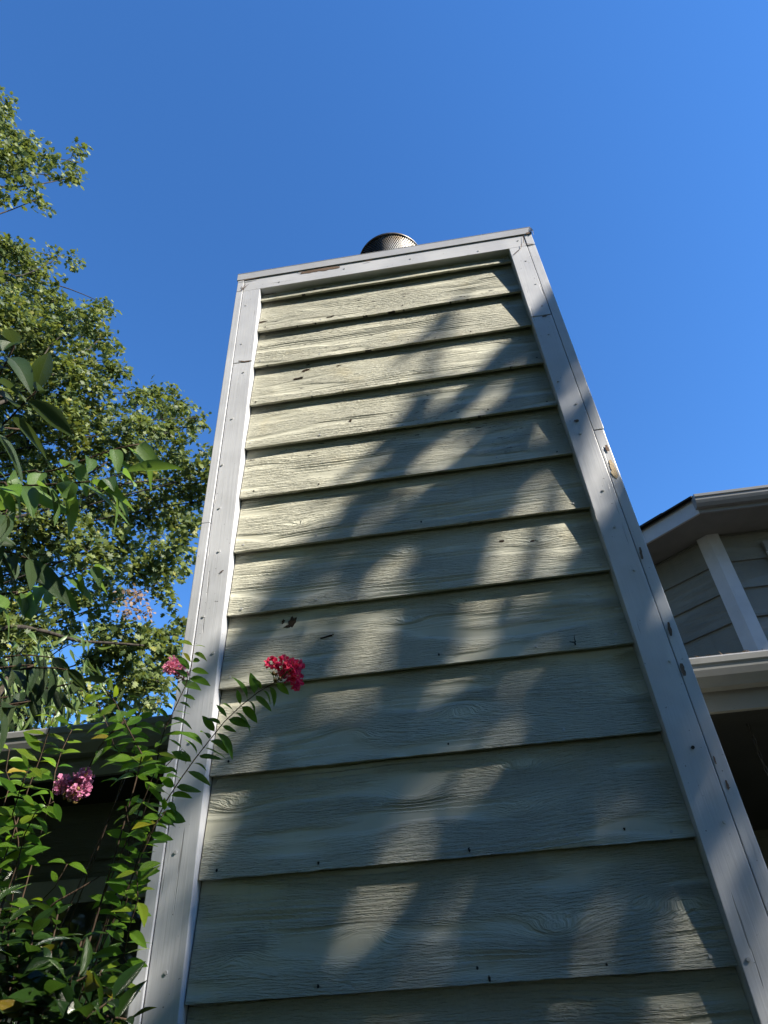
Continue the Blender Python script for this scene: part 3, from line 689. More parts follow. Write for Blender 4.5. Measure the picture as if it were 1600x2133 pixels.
# ------------------------------------------------------------------ crape myrtle
rs = random.Random(21)
crape = thing('crape_myrtle', (-.55, -.30, 0), 'crape myrtle with small green leaves and three pink flower heads at chimney corner', 'shrub')
def px_path(pl, d0, d1=None):
    d1 = d0 if d1 is None else d1; n = len(pl)
    return [at_y(x, y, d0 + (d1 - d0) * i / max(1, n - 1)) for i, (x, y) in enumerate(pl)]
BASE = Vector((-.55, -.30, .0))
NLEAF = [0]
def crape_stem(pl, ya, yb, size, young=0, sp=.026, root=True, r0=.0022, tipfree=.03, size_tip=.7, lens=1.0):
    pts = px_path(pl, ya, yb)              # tip first
    full = pts + ([pts[-1].lerp(BASE + Vector((rs.uniform(-.15, .15), rs.uniform(-.1, .1), 0)), f) for f in (.35, .7, 1)] if root else [])
    ws, sm = resample(full, .05); n = len(ws)
    MB().tube(ws, [r0 * (.45 + 1.7 * i / n) for i in range(n)], 6).build('stem', M_stem, crape, True)
    nodes, _ = resample(pts, sp * .86); L_ = len(nodes)
    toCam = (CAM - pts[0]).normalized()
    for i, p in enumerate(nodes[:-1]):
        t = (nodes[i] - nodes[i + 1]).normalized()
        a = rs.gauss(0, .55)
        for s in (0, math.pi):
            if rs.random() < .10: continue
            o = t.cross(Vector((-.3, .85, .35))).normalized(); w = t.cross(o); lat = o * math.cos(a + s) + w * math.sin(a + s)
            along = lat * 1.0 + t * rs.uniform(.3, .8) + Vector((0, 0, -.28)) + rvec(rs, .15)
            nrm = Vector((.1, -.7, .4)) + SUN * 1.1 + rvec(rs, .5)
            f = size_tip + (1 - size_tip) * min(1, i / 5)
            y = i < young or (young and rs.random() < .15)
            leaf(crape, 'crape', M_crape[1 if y else 0], p + lat * .003, along, nrm, size * f * rs.uniform(.5, 1.05), rs); NLEAF[0] += 1
    if root:
        for p in ws[int(len(ws) * .35)::1]:
            if p.z < .95 or rs.random() < .1: continue
            for s in (0, 1, 2): leaf(crape, 'crape', M_crape[0], p + rvec(rs, .012), rvec(rs) + Vector((0, -.3, -.3)), Vector((-.1, -.6, .8)) + rvec(rs, .5), size * rs.uniform(.7, 1.1), rs, True)
    return pts
crape_stem([(575, 1420), (540, 1440), (480, 1490), (430, 1550), (385, 1610), (340, 1680), (305, 1760)], -.55, -.45, .066, 0, .023)
crape_stem([(404, 1345), (396, 1400), (377, 1450), (347, 1510), (325, 1580), (302, 1660)], -.50, -.42, .060, 2, .023)
crape_stem([(213, 1428), (235, 1455), (255, 1490), (270, 1540), (285, 1620)], -.62, -.5, .060, 5, .021, r0=.0026)
crape_stem([(300, 1460), (285, 1500), (270, 1560), (262, 1620)], -.30, -.3, .062, 0, .026)
crape_stem([(118, 1478), (102, 1520), (80, 1590), (52, 1660), (20, 1760)], -.60, -.55, .056, 6, .021)
crape_stem([(60, 1600), (40, 1650), (20, 1720), (5, 1800)], -.7, -.6, .060, 3, .024)
crape_stem([(185, 1600), (205, 1560), (228, 1530), (262, 1500)], -.4, -.4, .042, 0, .05, False)
crape_stem([(112, 1670), (75, 1690), (50, 1740), (25, 1830)], -.65, -.6, .058, 0, .023)
crape_stem([(285, 1815), (288, 1870), (270, 1930), (255, 2010), (248, 2090)], -.60, -.5, .056, 4, .021)
crape_stem([(345, 1690), (320, 1720), (290, 1780), (265, 1860), (240, 1940)], -.52, -.45, .058, 0, .023)
crape_stem([(262, 1680), (270, 1740), (258, 1820), (230, 1900)], -.42, -.4, .058, 0, .025)
crape_stem([(30, 1700), (40, 1780), (25, 1850), (10, 1930)], -.6, -.5, .058, 3, .024)
crape_stem([(140, 1800), (120, 1840), (90, 1880), (60, 1940)], -.5, -.45, .070, 0, .05)
crape_stem([(195, 1445), (215, 1490), (240, 1560), (250, 1640)], -.45, -.4, .058, 3, .024)
crape_stem([(150, 1520), (130, 1560), (112, 1620), (95, 1700)], -.45, -.45, .056, 3, .034)
crape_stem([(380, 1560), (350, 1590), (320, 1640), (290, 1720)], -.40, -.4, .058, 0, .032)
crape_stem([(20, 1560), (10, 1620), (0, 1700)], -.5, -.5, .056, 3, .032)
# the bare reddish twig crossing the window trim
tw = px_path([(207, 1826), (168, 1850), (118, 1878), (85, 1905), (60, 1960)], -.5); MB().tube(tw, [.0012, .0016, .002, .0024, .003], 6).build('stem', M_stem, crape, True)
def flower(cx, cy, y, rad, mat, seed, stem_to, lobes):
    rs = random.Random(seed); c = at_y(cx, cy, y); m = MB(); b = MB(); ye = MB(); dist = (c - CAM).length
    ex = (at_y(cx + 50, cy, y) - c) / 50; ez = (at_y(cx, cy - 50, y) - c) / 50
    for lx, ly, lr in lobes:
        q = c + ex * lx * .86 + ez * ly * .86; q.y += rs.uniform(-.02, .02); R_ = lr * .74 * ex.length
        for k in range(int(19 + lr * 1.2)):
            d = rvec(rs).normalized(); d.y -= .25; s0 = q + d * R_ * rs.uniform(.35, 1.0)
            d = (d + rvec(rs, .35)).normalized(); u = d.orthogonal().normalized(); u = (Matrix.Rotation(rs.uniform(0, 6.28), 3, d) @ u)
            # a crinkled petal: short claw and frilled blade
            w = .0085 * rs.uniform(.7, 1.3); h = .011 * rs.uniform(.7, 1.3); v = d.cross(u); P = []
            rows_ = 3; cols = 5
            for i in range(rows_):
                for j in range(cols):
                    f = i / (rows_ - 1); g_ = (j / (cols - 1) - .5) * 2
                    P.append(s0 + d * (h * (.2 + .8 * f) - .18 * h * g_ * g_) + u * (w * g_ * (.25 + .75 * f) * .6) + v * (.0028 * f * math.sin(j * 2.4 + rs.uniform(0, 2)) + rs.uniform(-.0012, .0012)))
            m.add(P, [(i * cols + j, i * cols + j + 1, (i + 1) * cols + j + 1, (i + 1) * cols + j) for i in range(rows_ - 1) for j in range(cols - 1)])
        if rs.random() < .7:
            for k in range(5):
                s0 = q + rvec(rs, R_ * .35) + Vector((0, -R_ * .5, 0)); ye.tube([s0, s0 + rvec(rs, .004)], .0007, 4, False)
    o = m.build('flower_head', mat, crape, True)
    if ye.v: ye.build('stamen', M_yel, o)
    st = at_y(*stem_to, y)
    for k in range(14):
        q = st.lerp(c, rs.uniform(.25, .95)) + rvec(rs, .012); d = (q - st).normalized(); r_ = rs.uniform(.0026, .0045)
        ring_pts = [q - d * r_, q - d * r_ * .5, q + d * r_ * .4, q + d * r_ * 1.1]
        b.tube([st.lerp(q, .3), q - d * r_], .0007, 4, False); b.tube(ring_pts, [r_ * .3, r_ * .95, r_ * .9, r_ * .15], 6)
    b.build('bud', M_bud, o, True)
flower(594, 1396, -.55, 35, M_pet[0], 1, (570, 1425), [(-27, 10, 9), (-14, 12, 10), (-4, 22, 10), (2, -6, 13), (14, 16, 13), (25, 20, 10), (24, 2, 13), (27, -14, 11), (22, -24, 8)])
flower(364, 1392, -.42, 25, M_pet[1], 2, (385, 1412), [(-12, 6, 10), (-2, 10, 11), (8, 4, 11), (-6, -4, 10), (16, -4, 9), (4, -8, 9)])
flower(154, 1636, -.52, 38, M_pet[2], 3, (165, 1672), [(-26, -8, 11), (-15, 4, 12), (-4, 10, 12), (6, -2, 13), (20, 18, 12), (30, 22, 10), (-12, -14, 12), (10, -18, 12), (22, -8, 10)])

# ------------------------------------------------------------------ shrub at the bottom left
rs = random.Random(5)
shrub = thing('evergreen_shrub', (-.25, -.75, 0), 'dark evergreen shrub with broad glossy leaves below the crape myrtle', 'shrub')
SB = Vector((-.25, -.75, 0))
def shrub_twig(pl, y, size, n, mat=M_shrub):
    pts = [at_y(a, b, y) for a, b in pl]; full = pts + [pts[-1].lerp(SB, f) for f in (.4, .8, 1)]
    ws, _ = resample(full, .05); MB().tube(ws, [.0016 + .006 * i / len(ws) for i in range(len(ws))], 6).build('stem', M_stem, shrub, True)
    nodes, _ = resample(pts, (sum((pts[i] - pts[i + 1]).length for i in range(len(pts) - 1))) / n)
    for i, p in enumerate(nodes):
        t = (nodes[max(0, i - 1)] - nodes[min(len(nodes) - 1, i + 1)]); t = t.normalized() if t.length > 1e-6 else Vector((0, 0, 1))
        o = t.orthogonal().normalized(); lat = Matrix.Rotation(i * 2.4 + rs.uniform(-.4, .4), 3, t) @ o
        along = lat + t * (.9 if i < 2 else .4) + Vector((0, 0, -.15)); leaf(shrub, 'shrub', mat, p, along, Vector((0, -.2, 1)) + SUN * .4 + rvec(rs, .6), size * rs.uniform(.45, .85), rs)
for pl, y, s, n in (([(235, 2080), (200, 2105), (160, 2140), (120, 2200)], -.85, .085, 7), ([(270, 2125), (220, 2130), (150, 2170)], -.9, .08, 6), ([(190, 2030), (150, 2040), (110, 2080), (70, 2140)], -.7, .075, 8),
                    ([(70, 1930), (68, 1970), (55, 2030), (35, 2100)], -.75, .085, 9), ([(20, 1920), (15, 1980), (10, 2060), (0, 2120)], -.75, .085, 9), ([(120, 1905), (110, 1960), (95, 2030), (80, 2110)], -.6, .075, 9),
                    ([(170, 1960), (160, 2000), (140, 2060), (120, 2140)], -.55, .07, 8), ([(40, 1990), (30, 2050), (15, 2120)], -.9, .08, 7), ([(100, 2060), (90, 2110), (70, 2160)], -.9, .08, 6), ([(215, 1990), (205, 2050), (180, 2110)], -.5, .07, 8),
                    ([(-30, 1850), (-20, 1930), (-30, 2030)], -.7, .08, 9), ([(5, 1790), (-5, 1850), (-10, 1930)], -.6, .07, 8), ([(150, 2110), (130, 2150), (100, 2200)], -1.0, .08, 6), ([(60, 2080), (40, 2130), (20, 2180)], -1.0, .08, 6), ([(230, 2040), (210, 2090), (180, 2150)], -.45, .07, 8), ([(130, 2010), (100, 2060), (70, 2120)], -.4, .08, 9), ([(60, 1960), (40, 2010), (20, 2070)], -.4, .08, 9), ([(190, 2090), (160, 2130), (120, 2180)], -.4, .08, 8)):
    shrub_twig(pl, max(-.72, y), s, int(n * 2.0))

k = 0
while k < 1100:
    p = Vector((rs.uniform(-1.1, .0), rs.uniform(-.62, .1), rs.uniform(.7, 1.85))); q = to_px(p)
    lim = 1930 - 60 * mnoise.noise(Vector((q[0] * .012, 3, 1))) if q else 0
    k += 1
    if q is None or q[0] > 262 - .10 * (q[1] - 1900) or q[1] < lim: continue
    leaf(shrub, 'shrub', M_shrub, p, rvec(rs) + Vector((0, -.3, -.2)), Vector((0, -.2, 1)) + rvec(rs, .6), rs.uniform(.04, .07), rs, True)
# ------------------------------------------------------------------ broad leaved tree whose branches enter at the left
rs = random.Random(9)
laurel = thing('broad_leaved_tree', (-2.3, -.75, 0), 'young tree with large pointed drooping leaves hanging in at left', 'tree')
LB = Vector((-2.3, -.75, 0))
trunk = [LB, LB + Vector((.05, .02, .9)), LB + Vector((.02, .05, 1.9)), LB + Vector((.1, .05, 2.9)), LB + Vector((.05, .1, 4.0))]
ws, _ = resample(trunk, .15); MB().tube(ws, [.06 - .045 * i / len(ws) for i in range(len(ws))], 10).build('trunk', M_bark, laurel, True)
def branch(pl, d, size, n, r0=.004, droop=.75, mat=None):
    pts = [at_d(a, b, d + dd) for (a, b, dd) in pl]; zt = pts[-1].z - .25
    full = pts + [Vector((LB.x + .06, LB.y + .04, max(.9, min(3.6, zt))))]
    ws, _ = resample(full, .05); MB().tube(ws, [r0 * .5 + r0 * 2.2 * i / len(ws) for i in range(len(ws))], 6).build('branch', M_stem, laurel, True)
    nodes, _ = resample(pts, sum((pts[i] - pts[i + 1]).length for i in range(len(pts) - 1)) / n)
    for i, p in enumerate(nodes):
        t = (nodes[max(0, i - 1)] - nodes[min(len(nodes) - 1, i + 1)]).normalized()
        o = Vector((0, 0, 1)).cross(t).normalized(); s = 1 if i % 2 else -1
        for q in range(1 if i else 2):
            along = o * s * rs.uniform(.2, .7) + t * rs.uniform(.4, 1.0) + Vector((0, 0, -droop * rs.uniform(.5, 1.7))) + rvec(rs, .2)
            if q: along = t + rvec(rs, .4) + Vector((0, 0, -.45))
            leaf(laurel, 'laurel', mat or M_laurel, p, along, Vector((0, 0, 1)) + rvec(rs, .45), size * rs.uniform(.75, 1.2), rs)
branch([(255, 985, 0), (215, 1000, 0), (160, 1005, .02), (90, 1010, .05), (0, 1015, .1), (-120, 1030, .2)], 1.9, .155, 22, mat=M_laurel2)
branch([(290, 925, .05), (240, 935, .05), (170, 960, .05), (90, 985, .1), (-40, 1000, .2)], 2.05, .14, 13, mat=M_laurel2)
branch([(75, 815, 0), (40, 850, .03), (0, 890, .08), (-80, 940, .2)], 1.85, .15, 9)
branch([(30, 720, 0), (10, 760, .03), (-30, 820, .08), (-120, 880, .2)], 1.8, .15, 9)
branch([(195, 1180, 0), (150, 1195, .02), (95, 1215, .05), (30, 1240, .1), (-80, 1250, .2)], 2.0, .125, 15, mat=M_laurel2)
branch([(60, 1165, 0), (20, 1150, .05), (-40, 1140, .1), (-120, 1150, .2)], 1.9, .15, 12)
branch([(15, 1075, 0), (-20, 1080, .05), (-100, 1090, .15)], 1.8, .15, 9)
branch([(140, 1395, 0), (90, 1390, .05), (40, 1395, .1), (-60, 1400, .2)], 2.0, .10, 12, droop=.9)
branch([(165, 1420, 0), (120, 1430, .05), (60, 1440, .1), (-40, 1460, .2)], 2.05, .10, 10, droop=.9)
branch([(5, 1460, 0), (-30, 1475, .05), (-90, 1500, .1)], 1.6, .09, 5)
branch([(110, 1370, .1), (60, 1365, .1), (0, 1370, .15), (-80, 1390, .2)], 2.2, .10, 11, droop=.9)
branch([(-60, 900, 0), (-120, 940, .1), (-200, 980, .2)], 1.7, .13, 8); branch([(-60, 1230, 0), (-120, 1250, .1), (-200, 1280, .2)], 1.8, .12, 8)

def off_frame(p):
    q = to_px(p); return q is None or not (-80 < q[0] < 1680 and -80 < q[1] < 2210)
rs = random.Random(61)
LBLOCK = [LB + Vector((rs.gauss(-.3, .75), rs.gauss(-.1, .8), rs.uniform(1.3, 4.6))) for _ in range(5000)]  # unseen crown leaves added left of the view to block skylight
LBLOCK = np.array([np.array(p) for p in LBLOCK if off_frame(p) and (p - CAM).length > 1.3])
# ------------------------------------------------------------------ narrow leaved tree behind the low roof
rs = random.Random(15)
wil = thing('narrow_leaved_tree', (-4.6, 3.9, 0), 'small tree with narrow drooping pale leaves showing above the low roof edge', 'tree')
WB = Vector((-4.6, 3.9, 0))
ws, _ = resample([WB, WB + Vector((.1, 0, 1.6)), WB + Vector((.4, -.1, 3.2)), WB + Vector((.9, -.2, 4.6))], .3); MB().tube(ws, [.09 - .06 * i / len(ws) for i in range(len(ws))], 9).build('trunk', M_bark, wil, True)
cnt = 0; extra = []
for k, (cx, cy) in enumerate([(175, 1330), (120, 1350), (100, 1390), (190, 1390), (150, 1420), (60, 1460), (100, 1500), (150, 1505), (40, 1510), (20, 1480), (185, 1440), (140, 1370), (75, 1330), (165, 1480), (10, 1400), (120, 1460), (60, 1410), (-40, 1440), (-60, 1350)]):
    c = at_h(cx, cy, rs.uniform(5.2, 6.2)); c0 = WB + Vector((.5, -.1, 3.3)); mid = c0.lerp(c, .6) + Vector((0, 0, .35))
    ws, _ = resample([c, mid, c0], .12); MB().tube(ws, [.003 + .018 * i / len(ws) for i in range(len(ws))], 5).build('branch', M_dbark, wil, True)
    for j in range(15):
        p = c.lerp(mid, rs.random() * .35) + rvec(rs, .08); along = (c - mid).normalized() * .5 + Vector((0, 0, -.8)) + rvec(rs, .38)
        leaf(wil, 'willow', M_willow, p, along, rvec(rs) + Vector((.3, -.8, .6)), rs.uniform(.13, .19), rs); cnt += 1

# ------------------------------------------------------------------ big oak to the left
rs = random.Random(33)
OAK = [(5, 210, 28), (-30, 230, 40), (15, 285, 32), (40, 300, 30), (72, 330, 28), (110, 325, 20), (150, 328, 20), (165, 355, 19), (140, 372, 14), (20, 345, 32), (-20, 325, 40), (60, 385, 16), (78, 415, 14), (10, 410, 26), (92, 432, 6), (163, 300, 12), (110, 365, 18),
       (10, 530, 46), (45, 545, 40), (-30, 560, 60), (110, 533, 18), (140, 543, 15), (165, 549, 10), (85, 565, 26), (30, 600, 55), (85, 620, 45), (125, 630, 35), (-20, 650, 70), (60, 680, 60), (140, 665, 45), (185, 660, 32), (212, 648, 20), (225, 635, 8), (170, 700, 45), (215, 705, 30), (240, 720, 16), (110, 740, 60), (30, 760, 70), (190, 755, 45), (235, 775, 24), (255, 775, 12), (150, 800, 50), (215, 805, 26), (80, 830, 60), (10, 850, 70), (180, 850, 45), (220, 860, 25), (130, 890, 55), (215, 905, 35), (60, 920, 60), (0, 940, 60),
       (285, 845, 30), (320, 820, 30), (355, 830, 32), (335, 865, 42), (385, 860, 26), (408, 870, 18), (300, 890, 36), (365, 895, 32), (405, 893, 14), (425, 888, 8), (270, 905, 34), (330, 925, 36), (380, 915, 22), (180, 940, 50), (260, 950, 42), (350, 960, 32), (385, 965, 18), (300, 985, 42), (430, 950, 20), (445, 935, 12), (415, 985, 30), (445, 985, 24), (370, 1005, 34), (330, 1040, 42), (400, 1040, 36), (435, 1040, 20), (240, 1010, 45), (200, 1060, 50), (280, 1075, 45), (360, 1090, 40), (410, 1090, 24), (110, 1000, 55), (120, 1090, 55), (30, 1020, 60), (40, 1110, 60),
       (320, 1135, 42), (375, 1140, 28), (250, 1140, 45), (390, 1170, 16), (340, 1180, 34), (370, 1195, 18), (180, 1150, 45), (290, 1190, 36), (220, 1205, 36), (110, 1180, 45), (330, 1215, 20), (40, 1200, 45), (340, 1240, 14), (355, 1255, 12), (245, 1245, 22), (190, 1260, 30), (130, 1260, 30), (215, 1300, 26), (60, 1280, 40), (0, 1270, 40), (10, 1340, 45), (150, 1320, 26), (80, 1340, 35),
       (260, 1310, 20), (310, 1310, 18), (330, 1330, 24), (370, 1315, 22), (385, 1300, 14), (285, 1345, 30), (350, 1355, 28), (310, 1385, 34), (250, 1370, 34), (220, 1340, 26), (200, 1390, 34), (270, 1420, 38), (330, 1420, 26), (230, 1450, 30), (290, 1460, 30), (240, 1490, 26), (190, 1470, 18), (330, 1465, 14), (150, 1440, 26), (90, 1430, 30), (30, 1430, 40), (60, 1500, 34), (200, 1510, 16), (-70, 700, 90), (-90, 900, 90), (-80, 1100, 90), (-80, 1300, 80), (-90, 580, 60), (-110, 330, 60)]
OB = Vector((-9.4, 5.0, 0))
oak = thing('oak_tree', tuple(OB), 'tall oak with dense small lobed leaves and dark limbs beside the house', 'tree')
tr = [OB, OB + Vector((.1, 0, 2.5)), OB + Vector((.25, -.1, 5)), OB + Vector((.3, -.25, 8)), OB + Vector((.2, -.5, 11)), OB + Vector((0, -.7, 14.5))]
ws, _ = resample(tr, .5); MB().tube(ws, [.36 - .33 * i / len(ws) for i in range(len(ws))], 12).build('trunk', M_dbark, oak, True)
def trunk_at(z):
    f = max(0, min(1, z / 14.5)) * (len(ws) - 1); i = int(f); return ws[i].lerp(ws[min(i + 1, len(ws) - 1)], f - i)
lobes = [(0, 0), (.18, .10), (.22, .30), (.36, .16), (.52, .36), (.62, .15), (.80, .24), (.86, .08), (1.0, 0)]
outline = [(a, b) for a, b in lobes] + [(a, -b) for a, b in lobes[-2:0:-1]]
OV = np.array([(a, b, -.12 * a * a + .25 * abs(b)) for a, b in outline]); no = len(OV)
NL = len(lobes); OFACES = [(0, 1, no - 1)] + [(k, k + 1, no - k - 1, no - k) for k in range(1, NL - 2)] + [(NL - 2, NL - 1, NL)]
def scatter_leaves(name, pos, size, mat, parent, nprob=(.3, -.5, .7), seed=1, spread=.8, dsun=0.0):
    r_ = np.random.default_rng(seed); n = len(pos)
    Z = r_.normal(0, spread, (n, 3)) + np.array(nprob); Z /= np.linalg.norm(Z, axis=1)[:, None]
    X = r_.normal(0, 1, (n, 3)) + np.array([.2, 0, -.5]); X -= Z * (X * Z).sum(1)[:, None]; X /= np.linalg.norm(X, axis=1)[:, None]
    Y = np.cross(Z, X); s = size * r_.uniform(.65, 1.25, n)
    V = pos[:, None, :] + s[:, None, None] * (OV[None, :, 0:1] * X[:, None, :] + OV[None, :, 1:2] * Y[:, None, :] + OV[None, :, 2:3] * Z[:, None, :])
    V = V.reshape(-1, 3); fq = []; 
    F = []
    base = np.arange(n) * no
    tri = [f for f in OFACES if len(f) == 3]; quad = [f for f in OFACES if len(f) == 4]
    T = (base[:, None, None] + np.array(tri)[None]).reshape(-1, 3); Q = (base[:, None, None] + np.array(quad)[None]).reshape(-1, 4)
    me = bpy.data.meshes.new(name); me.vertices.add(len(V)); me.vertices.foreach_set('co', V.astype(np.float32).ravel())
    loops = np.concatenate([T.ravel(), Q.ravel()]).astype(np.int32); me.loops.add(len(loops)); me.loops.foreach_set('vertex_index', loops)
    starts = np.concatenate([np.arange(len(T)) * 3, len(T) * 3 + np.arange(len(Q)) * 4]).astype(np.int32)
    me.polygons.add(len(T) + len(Q)); me.polygons.foreach_set('loop_start', starts)
    me.update(calc_edges=True); me.validate()
    o = put(name, me, mat, parent); o['kind'] = 'stuff'; return o
npr = np.random.default_rng(5); POS = []; limb = MB()
for k, (cx, cy, r_) in enumerate(OAK):
    h = rs.uniform(8.2, 11.0) if cy > 480 else rs.uniform(7.6, 8.8)
    c = at_h(cx, cy, h); d = (c - CAM).length; rw = r_ / FPX * d * 1.03
    n = int(8 + 1.9 * (r_ * r_) * .085)
    # leaves gathered on short twigs inside the clump
    n = int(n * 1.15); nt = max(2, n // 14)
    tw = npr.normal(0, 1, (nt, 3)); tw /= np.linalg.norm(tw, axis=1)[:, None]; tw *= (npr.random(nt) ** .4)[:, None] * rw * .92
    pos = np.array(c)[None] + np.repeat(tw, 14, 0) + npr.normal(0, .066, (nt * 14, 3)); POS.append(pos)
    ta = trunk_at(max(3.0, min(13.5, c.z - 1.2 - .25 * (c - Vector((OB.x, OB.y, c.z))).length))) if cy > 640 else at_h(-260, cy + rs.uniform(-20, 40), h); mid = ta.lerp(c, .55) + Vector((rs.uniform(-.3, .3), rs.uniform(-.3, .3), rs.uniform(-.1, .5)))
    w2, _ = resample([c, mid, ta], .35); rr = .012 + .02 * (k % 4 == 0)
    if k % 4 == 0: limb.tube(w2, [.008 + .05 * (i / len(w2)) ** 1.6 for i in range(len(w2))], 5)
    for t_ in tw[:max(2, nt // 3)]:
        limb.tube([c, c + Vector(t_ * .5) + rvec(rs, .03), c + Vector(t_)], [.009, .006, .003], 4, False)
scatter_leaves('crown', np.concatenate(POS), .122, M_oak, oak, seed=2)
limb.build('limb', M_dbark, oak, True)['kind'] = 'stuff'
# visible dark limbs of the oak
for pl, h, r0 in (([(210, 705), (150, 755), (90, 790), (20, 830), (-80, 880)], 9.0, .05), ([(150, 680), (105, 720), (80, 760), (40, 800)], 9.0, .03), ([(300, 1345), (240, 1340), (160, 1335), (110, 1320), (60, 1310), (-60, 1330)], 8.6, .06), ([(380, 990), (330, 1000), (250, 1010), (140, 1050), (-40, 1100)], 9.2, .035), ([(170, 340), (120, 330), (60, 322), (0, 325), (-80, 350)], 8.2, .022), ([(110, 375), (70, 345), (30, 330), (-20, 325)], 8.2, .016), ([(130, 530), (90, 555), (40, 575), (-30, 590)], 8.6, .02), ([(350, 900), (300, 920), (250, 945), (180, 990), (60, 1060)], 9.4, .03)):
    w2, _ = resample([at_h(a, b, h) for a, b in pl] + [trunk_at(max(3, at_h(*pl[-1], h).z - 1.0))], .2)
    MB().tube(w2, [r0 * .25 + r0 * i / len(w2) for i in range(len(w2))], 7).build('branch', M_dbark, oak, True)
dp = []
for cx, cy, r_ in ((270, 1245, 22), (280, 1265, 18), (262, 1275, 14), (310, 1272, 12), (290, 1240, 10)):
    c = at_h(cx, cy, 8.4); dp.append(np.array(c)[None] + npr.normal(0, r_ / FPX * 10 * .55, (26, 3)))
scatter_leaves('dead_leaves', np.concatenate(dp), .075, M_dead, oak, seed=4)['label'] = 'spray of dead brown leaves on the oak'

scatter_leaves('crown', LBLOCK, .15, M_shade, laurel, seed=9)
# ------------------------------------------------------------------ shade tree on the sun side, behind the camera's right
rs = random.Random(44)
shade = thing('shade_tree', (9.2, -4.6, 0), 'leafy shade tree whose boughs throw the dappled shade onto chimney', 'tree')
TB = Vector((9.2, -4.6, 0))
tpts = [TB, TB + Vector((-.1, .1, 3)), TB + Vector((-.25, .2, 6)), TB + Vector((-.4, .3, 9)), TB + Vector((-.5, .3, 12))]
ws, _ = resample(tpts, .5); MB().tube(ws, [.26 - .2 * i / len(ws) for i in range(len(ws))], 10).build('trunk', M_bark, shade, True)
cr = lambda *pts: [(312 + a / 1.242, 458 + b / 1.242) for a, b in pts]
BANDS = [  # shade bands on the wall: pixel path, width in metres, cover
    (cr((790, 235), (735, 275), (670, 340)), .06, .7),
    (cr((1060, 215), (1010, 270), (940, 330), (880, 385), (820, 460), (700, 575), (580, 700), (490, 810), (390, 930), (290, 1020), (220, 1110), (150, 1190)), .17, 1.5),
    (cr((740, 450), (600, 580), (480, 690)), .065, 1.1),
    (cr((1085, 330), (1000, 420), (900, 520), (800, 620), (700, 720), (600, 810), (520, 890)), .085, 1.2),
    (cr((1110, 520), (1010, 640), (900, 745), (800, 840), (700, 950)), .085, 1.1),
    (cr((760, 760), (650, 830), (540, 900)), .13, 1.2),
    (cr((1330, 700), (1230, 810), (1130, 900), (1050, 1000), (950, 1100), (860, 1200), (760, 1310), (640, 1420), (520, 1530), (420, 1640)), .17, 1.4),
    (cr((420, 1180), (330, 1260), (230, 1360), (160, 1440)), .12, 1.2),
    (cr((1240, 980), (1150, 1100), (1060, 1230), (960, 1390), (860, 1550), (720, 1740), (600, 1880), (490, 2010)), .14, 1.4),
    (cr((1330, 1130), (1240, 1260), (1120, 1470), (1060, 1600), (960, 1720), (860, 1830), (740, 2000)), .085, 1.1),
    (cr((1440, 1250), (1330, 1420), (1250, 1560), (1160, 1720), (1060, 1900), (960, 2060)), .05, .8),
    (cr((480, 1330), (330, 1490), (220, 1640), (120, 1780)), .12, 1.2),
    (cr((1560, 1400), (1460, 1580), (1380, 1720), (1280, 1900)), .06, .9),
    (cr((1215, 690), (1260, 800), (1320, 930)), .12, 1.1),
    (cr((1090, 300), (1110, 380), (1130, 470)), .05, .9),
    (cr((1380, 1080), (1420, 1200), (1480, 1340)), .09, 1.1)]
SP = []; bl = MB()
for pl, w, cov in BANDS:
    T = rs.uniform(7.0, 8.4); w *= .70
    pts = [at_y(a, b, 0.0) + SUN * (T + .12 * i) for i, (a, b) in enumerate(pl)]
    nodes, _ = resample(pts, .05)
    for p in nodes:
        k = npr.poisson(max(.1, .05 * w * cov / .0052 * 1.5))
        for j in range(k): SP.append(np.array(p) + npr.normal(0, 1, 3) * w * .30)
    hub = ws[min(len(ws) - 1, int(max(2, (pts[0].z - 1.5)) / 12 * len(ws)))]
    w2, _ = resample(list(reversed(pts)) + [pts[0].lerp(hub, .5) + Vector((0, 0, .2)), hub], .12)
    bl.tube(w2, [w * .46 + .03 * (i / len(w2)) ** 1.5 for i in range(len(w2))], 7)
    for sd in (-1, 1):
        if rs.random() < .6: continue
        off = Vector((sd * w * rs.uniform(1.0, 1.7), rs.uniform(-.1, .1), rs.uniform(-.06, .06))); k0 = rs.randrange(0, 2)
        w3, _ = resample([p + off + rvec(rs, .02) for p in reversed(pts[k0:])] + [pts[0] + off * .3], .1); bl.tube(w3, [.008 + .008 * i / len(w3) for i in range(len(w3))], 5)
# thinner outer canopy, denser low down
for k in range(950):
    u = rs.random(); z = .7 + 2.2 * (1 - math.sqrt(u)) if rs.random() < .95 else rs.uniform(1, 3.4); x = rs.uniform(-.5, 3.0)
    p = Vector((x, 0, z)) + SUN * rs.uniform(11.5, 15.5); SP.append(np.array(p))
for k in range(350):
    p = Vector((rs.uniform(-.6, 2.6), 0, .4 + 1.75 * rs.random() ** 1.3)) + SUN * rs.uniform(10.5, 14.5); SP.append(np.array(p))
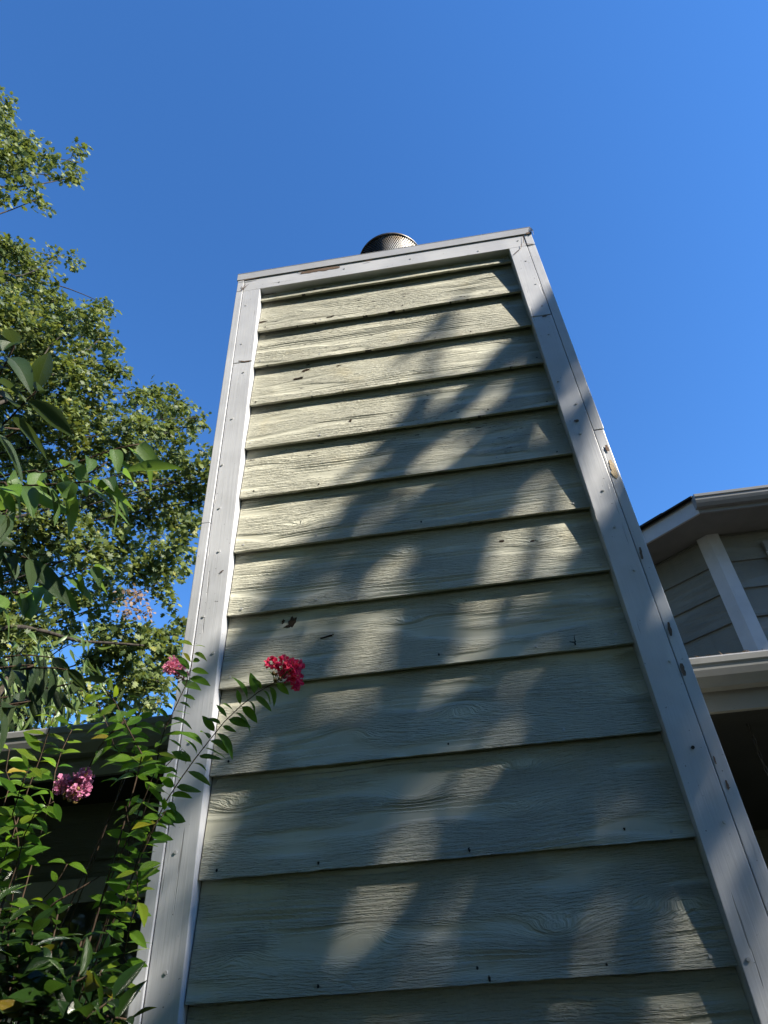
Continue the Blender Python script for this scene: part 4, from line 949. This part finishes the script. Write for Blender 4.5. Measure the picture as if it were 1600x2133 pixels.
# boughs that keep the upper storey wall in shade
for k in range(3600):
    p = Vector((rs.uniform(2.9, 5.2), 3.4, rs.uniform(3.0, 4.8))) + SUN * rs.uniform(7, 10); SP.append(np.array(p))
SP = np.array(SP)
keep = []
for p in SP:
    q = to_px(p); keep.append(q is None or not (-60 < q[0] < 1660 and -60 < q[1] < 2190))
print('shade leaves', len(SP), 'kept', sum(keep), 'crape leaves', NLEAF[0], 'narrow', cnt)
scatter_leaves('crown', SP[np.array(keep)], .105, M_shade, shade, seed=6, nprob=(.2, 0, .8))
bl.build('limb', M_bark, shade, True)['kind'] = 'stuff'
rs = random.Random(77)
WORDS = ['tall unseen tree added behind the lawn to block low skylight', 'broad unseen tree added beside the tall one to block skylight']
def back_tree(x, y, h, r, label, seed):  # unseen trees added behind the camera to cut the fill light
    o = thing('skyblock_tree', (x, y, 0), label, 'tree', 'unseen trees added to block skylight')
    w_, _ = resample([Vector((x, y, 0)), Vector((x + .1, y, h * .3)), Vector((x, y + .1, h * .6)), Vector((x + .1, y, h * .9))], .6); MB().tube(w_, [.22 - .18 * i / len(w_) for i in range(len(w_))], 8).build('trunk', M_bark, o, True)
    r_ = np.random.default_rng(seed); n = 2600; P = r_.normal(0, 1, (n, 3)); P /= np.linalg.norm(P, axis=1)[:, None]; P *= (r_.random(n) ** .35)[:, None]
    P *= np.array([r, r, h * .44]) * (1 + .18 * np.sin(P[:, :1] * 7 + seed)); P += np.array([x, y, h * .56]); P[:, 2] = np.maximum(P[:, 2], .3)
    scatter_leaves('crown', P, .42, M_shade, o, seed=seed)
for i, (x, y, h, r) in enumerate(((-8, -5.6, 12, 2.9), (-4.6, -6.8, 13, 2.9), (-1.2, -7.2, 13.5, 2.9), (2.4, -7.4, 13, 2.8), (5.8, -8.2, 12.5, 2.8), (-9.6, -1.8, 12, 2.8), (9.6, -10, 12, 2.6))):
    back_tree(x, y, h, r, 'unseen dense tree added across the lawn to block low skylight', 200 + i)
hd = thing('hedge', (3.3, -2.6, 0), 'unseen clipped hedge added around the lawn to block low fill light', 'hedge')  # unseen hedge added to keep low fill light off the boards
r_ = np.random.default_rng(91); n = 5200; P = np.stack([r_.uniform(2.75, 3.75, n), r_.uniform(-5.2, -.9, n), r_.uniform(.05, 2.35, n)], 1); P = np.concatenate([P, np.stack([r_.uniform(-3.6, 2.75, n), r_.uniform(-4.4, -3.6, n), r_.uniform(.05, 2.6, n)], 1)]); P += r_.normal(0, .04, P.shape)
scatter_leaves('foliage', P, .13, M_shade, hd, seed=92)
for y_ in (-4.6, -3.4, -2.2, -1.3): MB().tube([(3.25, y_, 0), (3.28, y_ + .05, .9), (3.22, y_, 1.7)], [.04, .03, .01], 7).build('stem', M_bark, hd, True)
flush_rest()
print('objects', len(bpy.data.objects), 'tris', sum(len(o.data.polygons) * 2 for o in bpy.data.objects if o.type == 'MESH'))
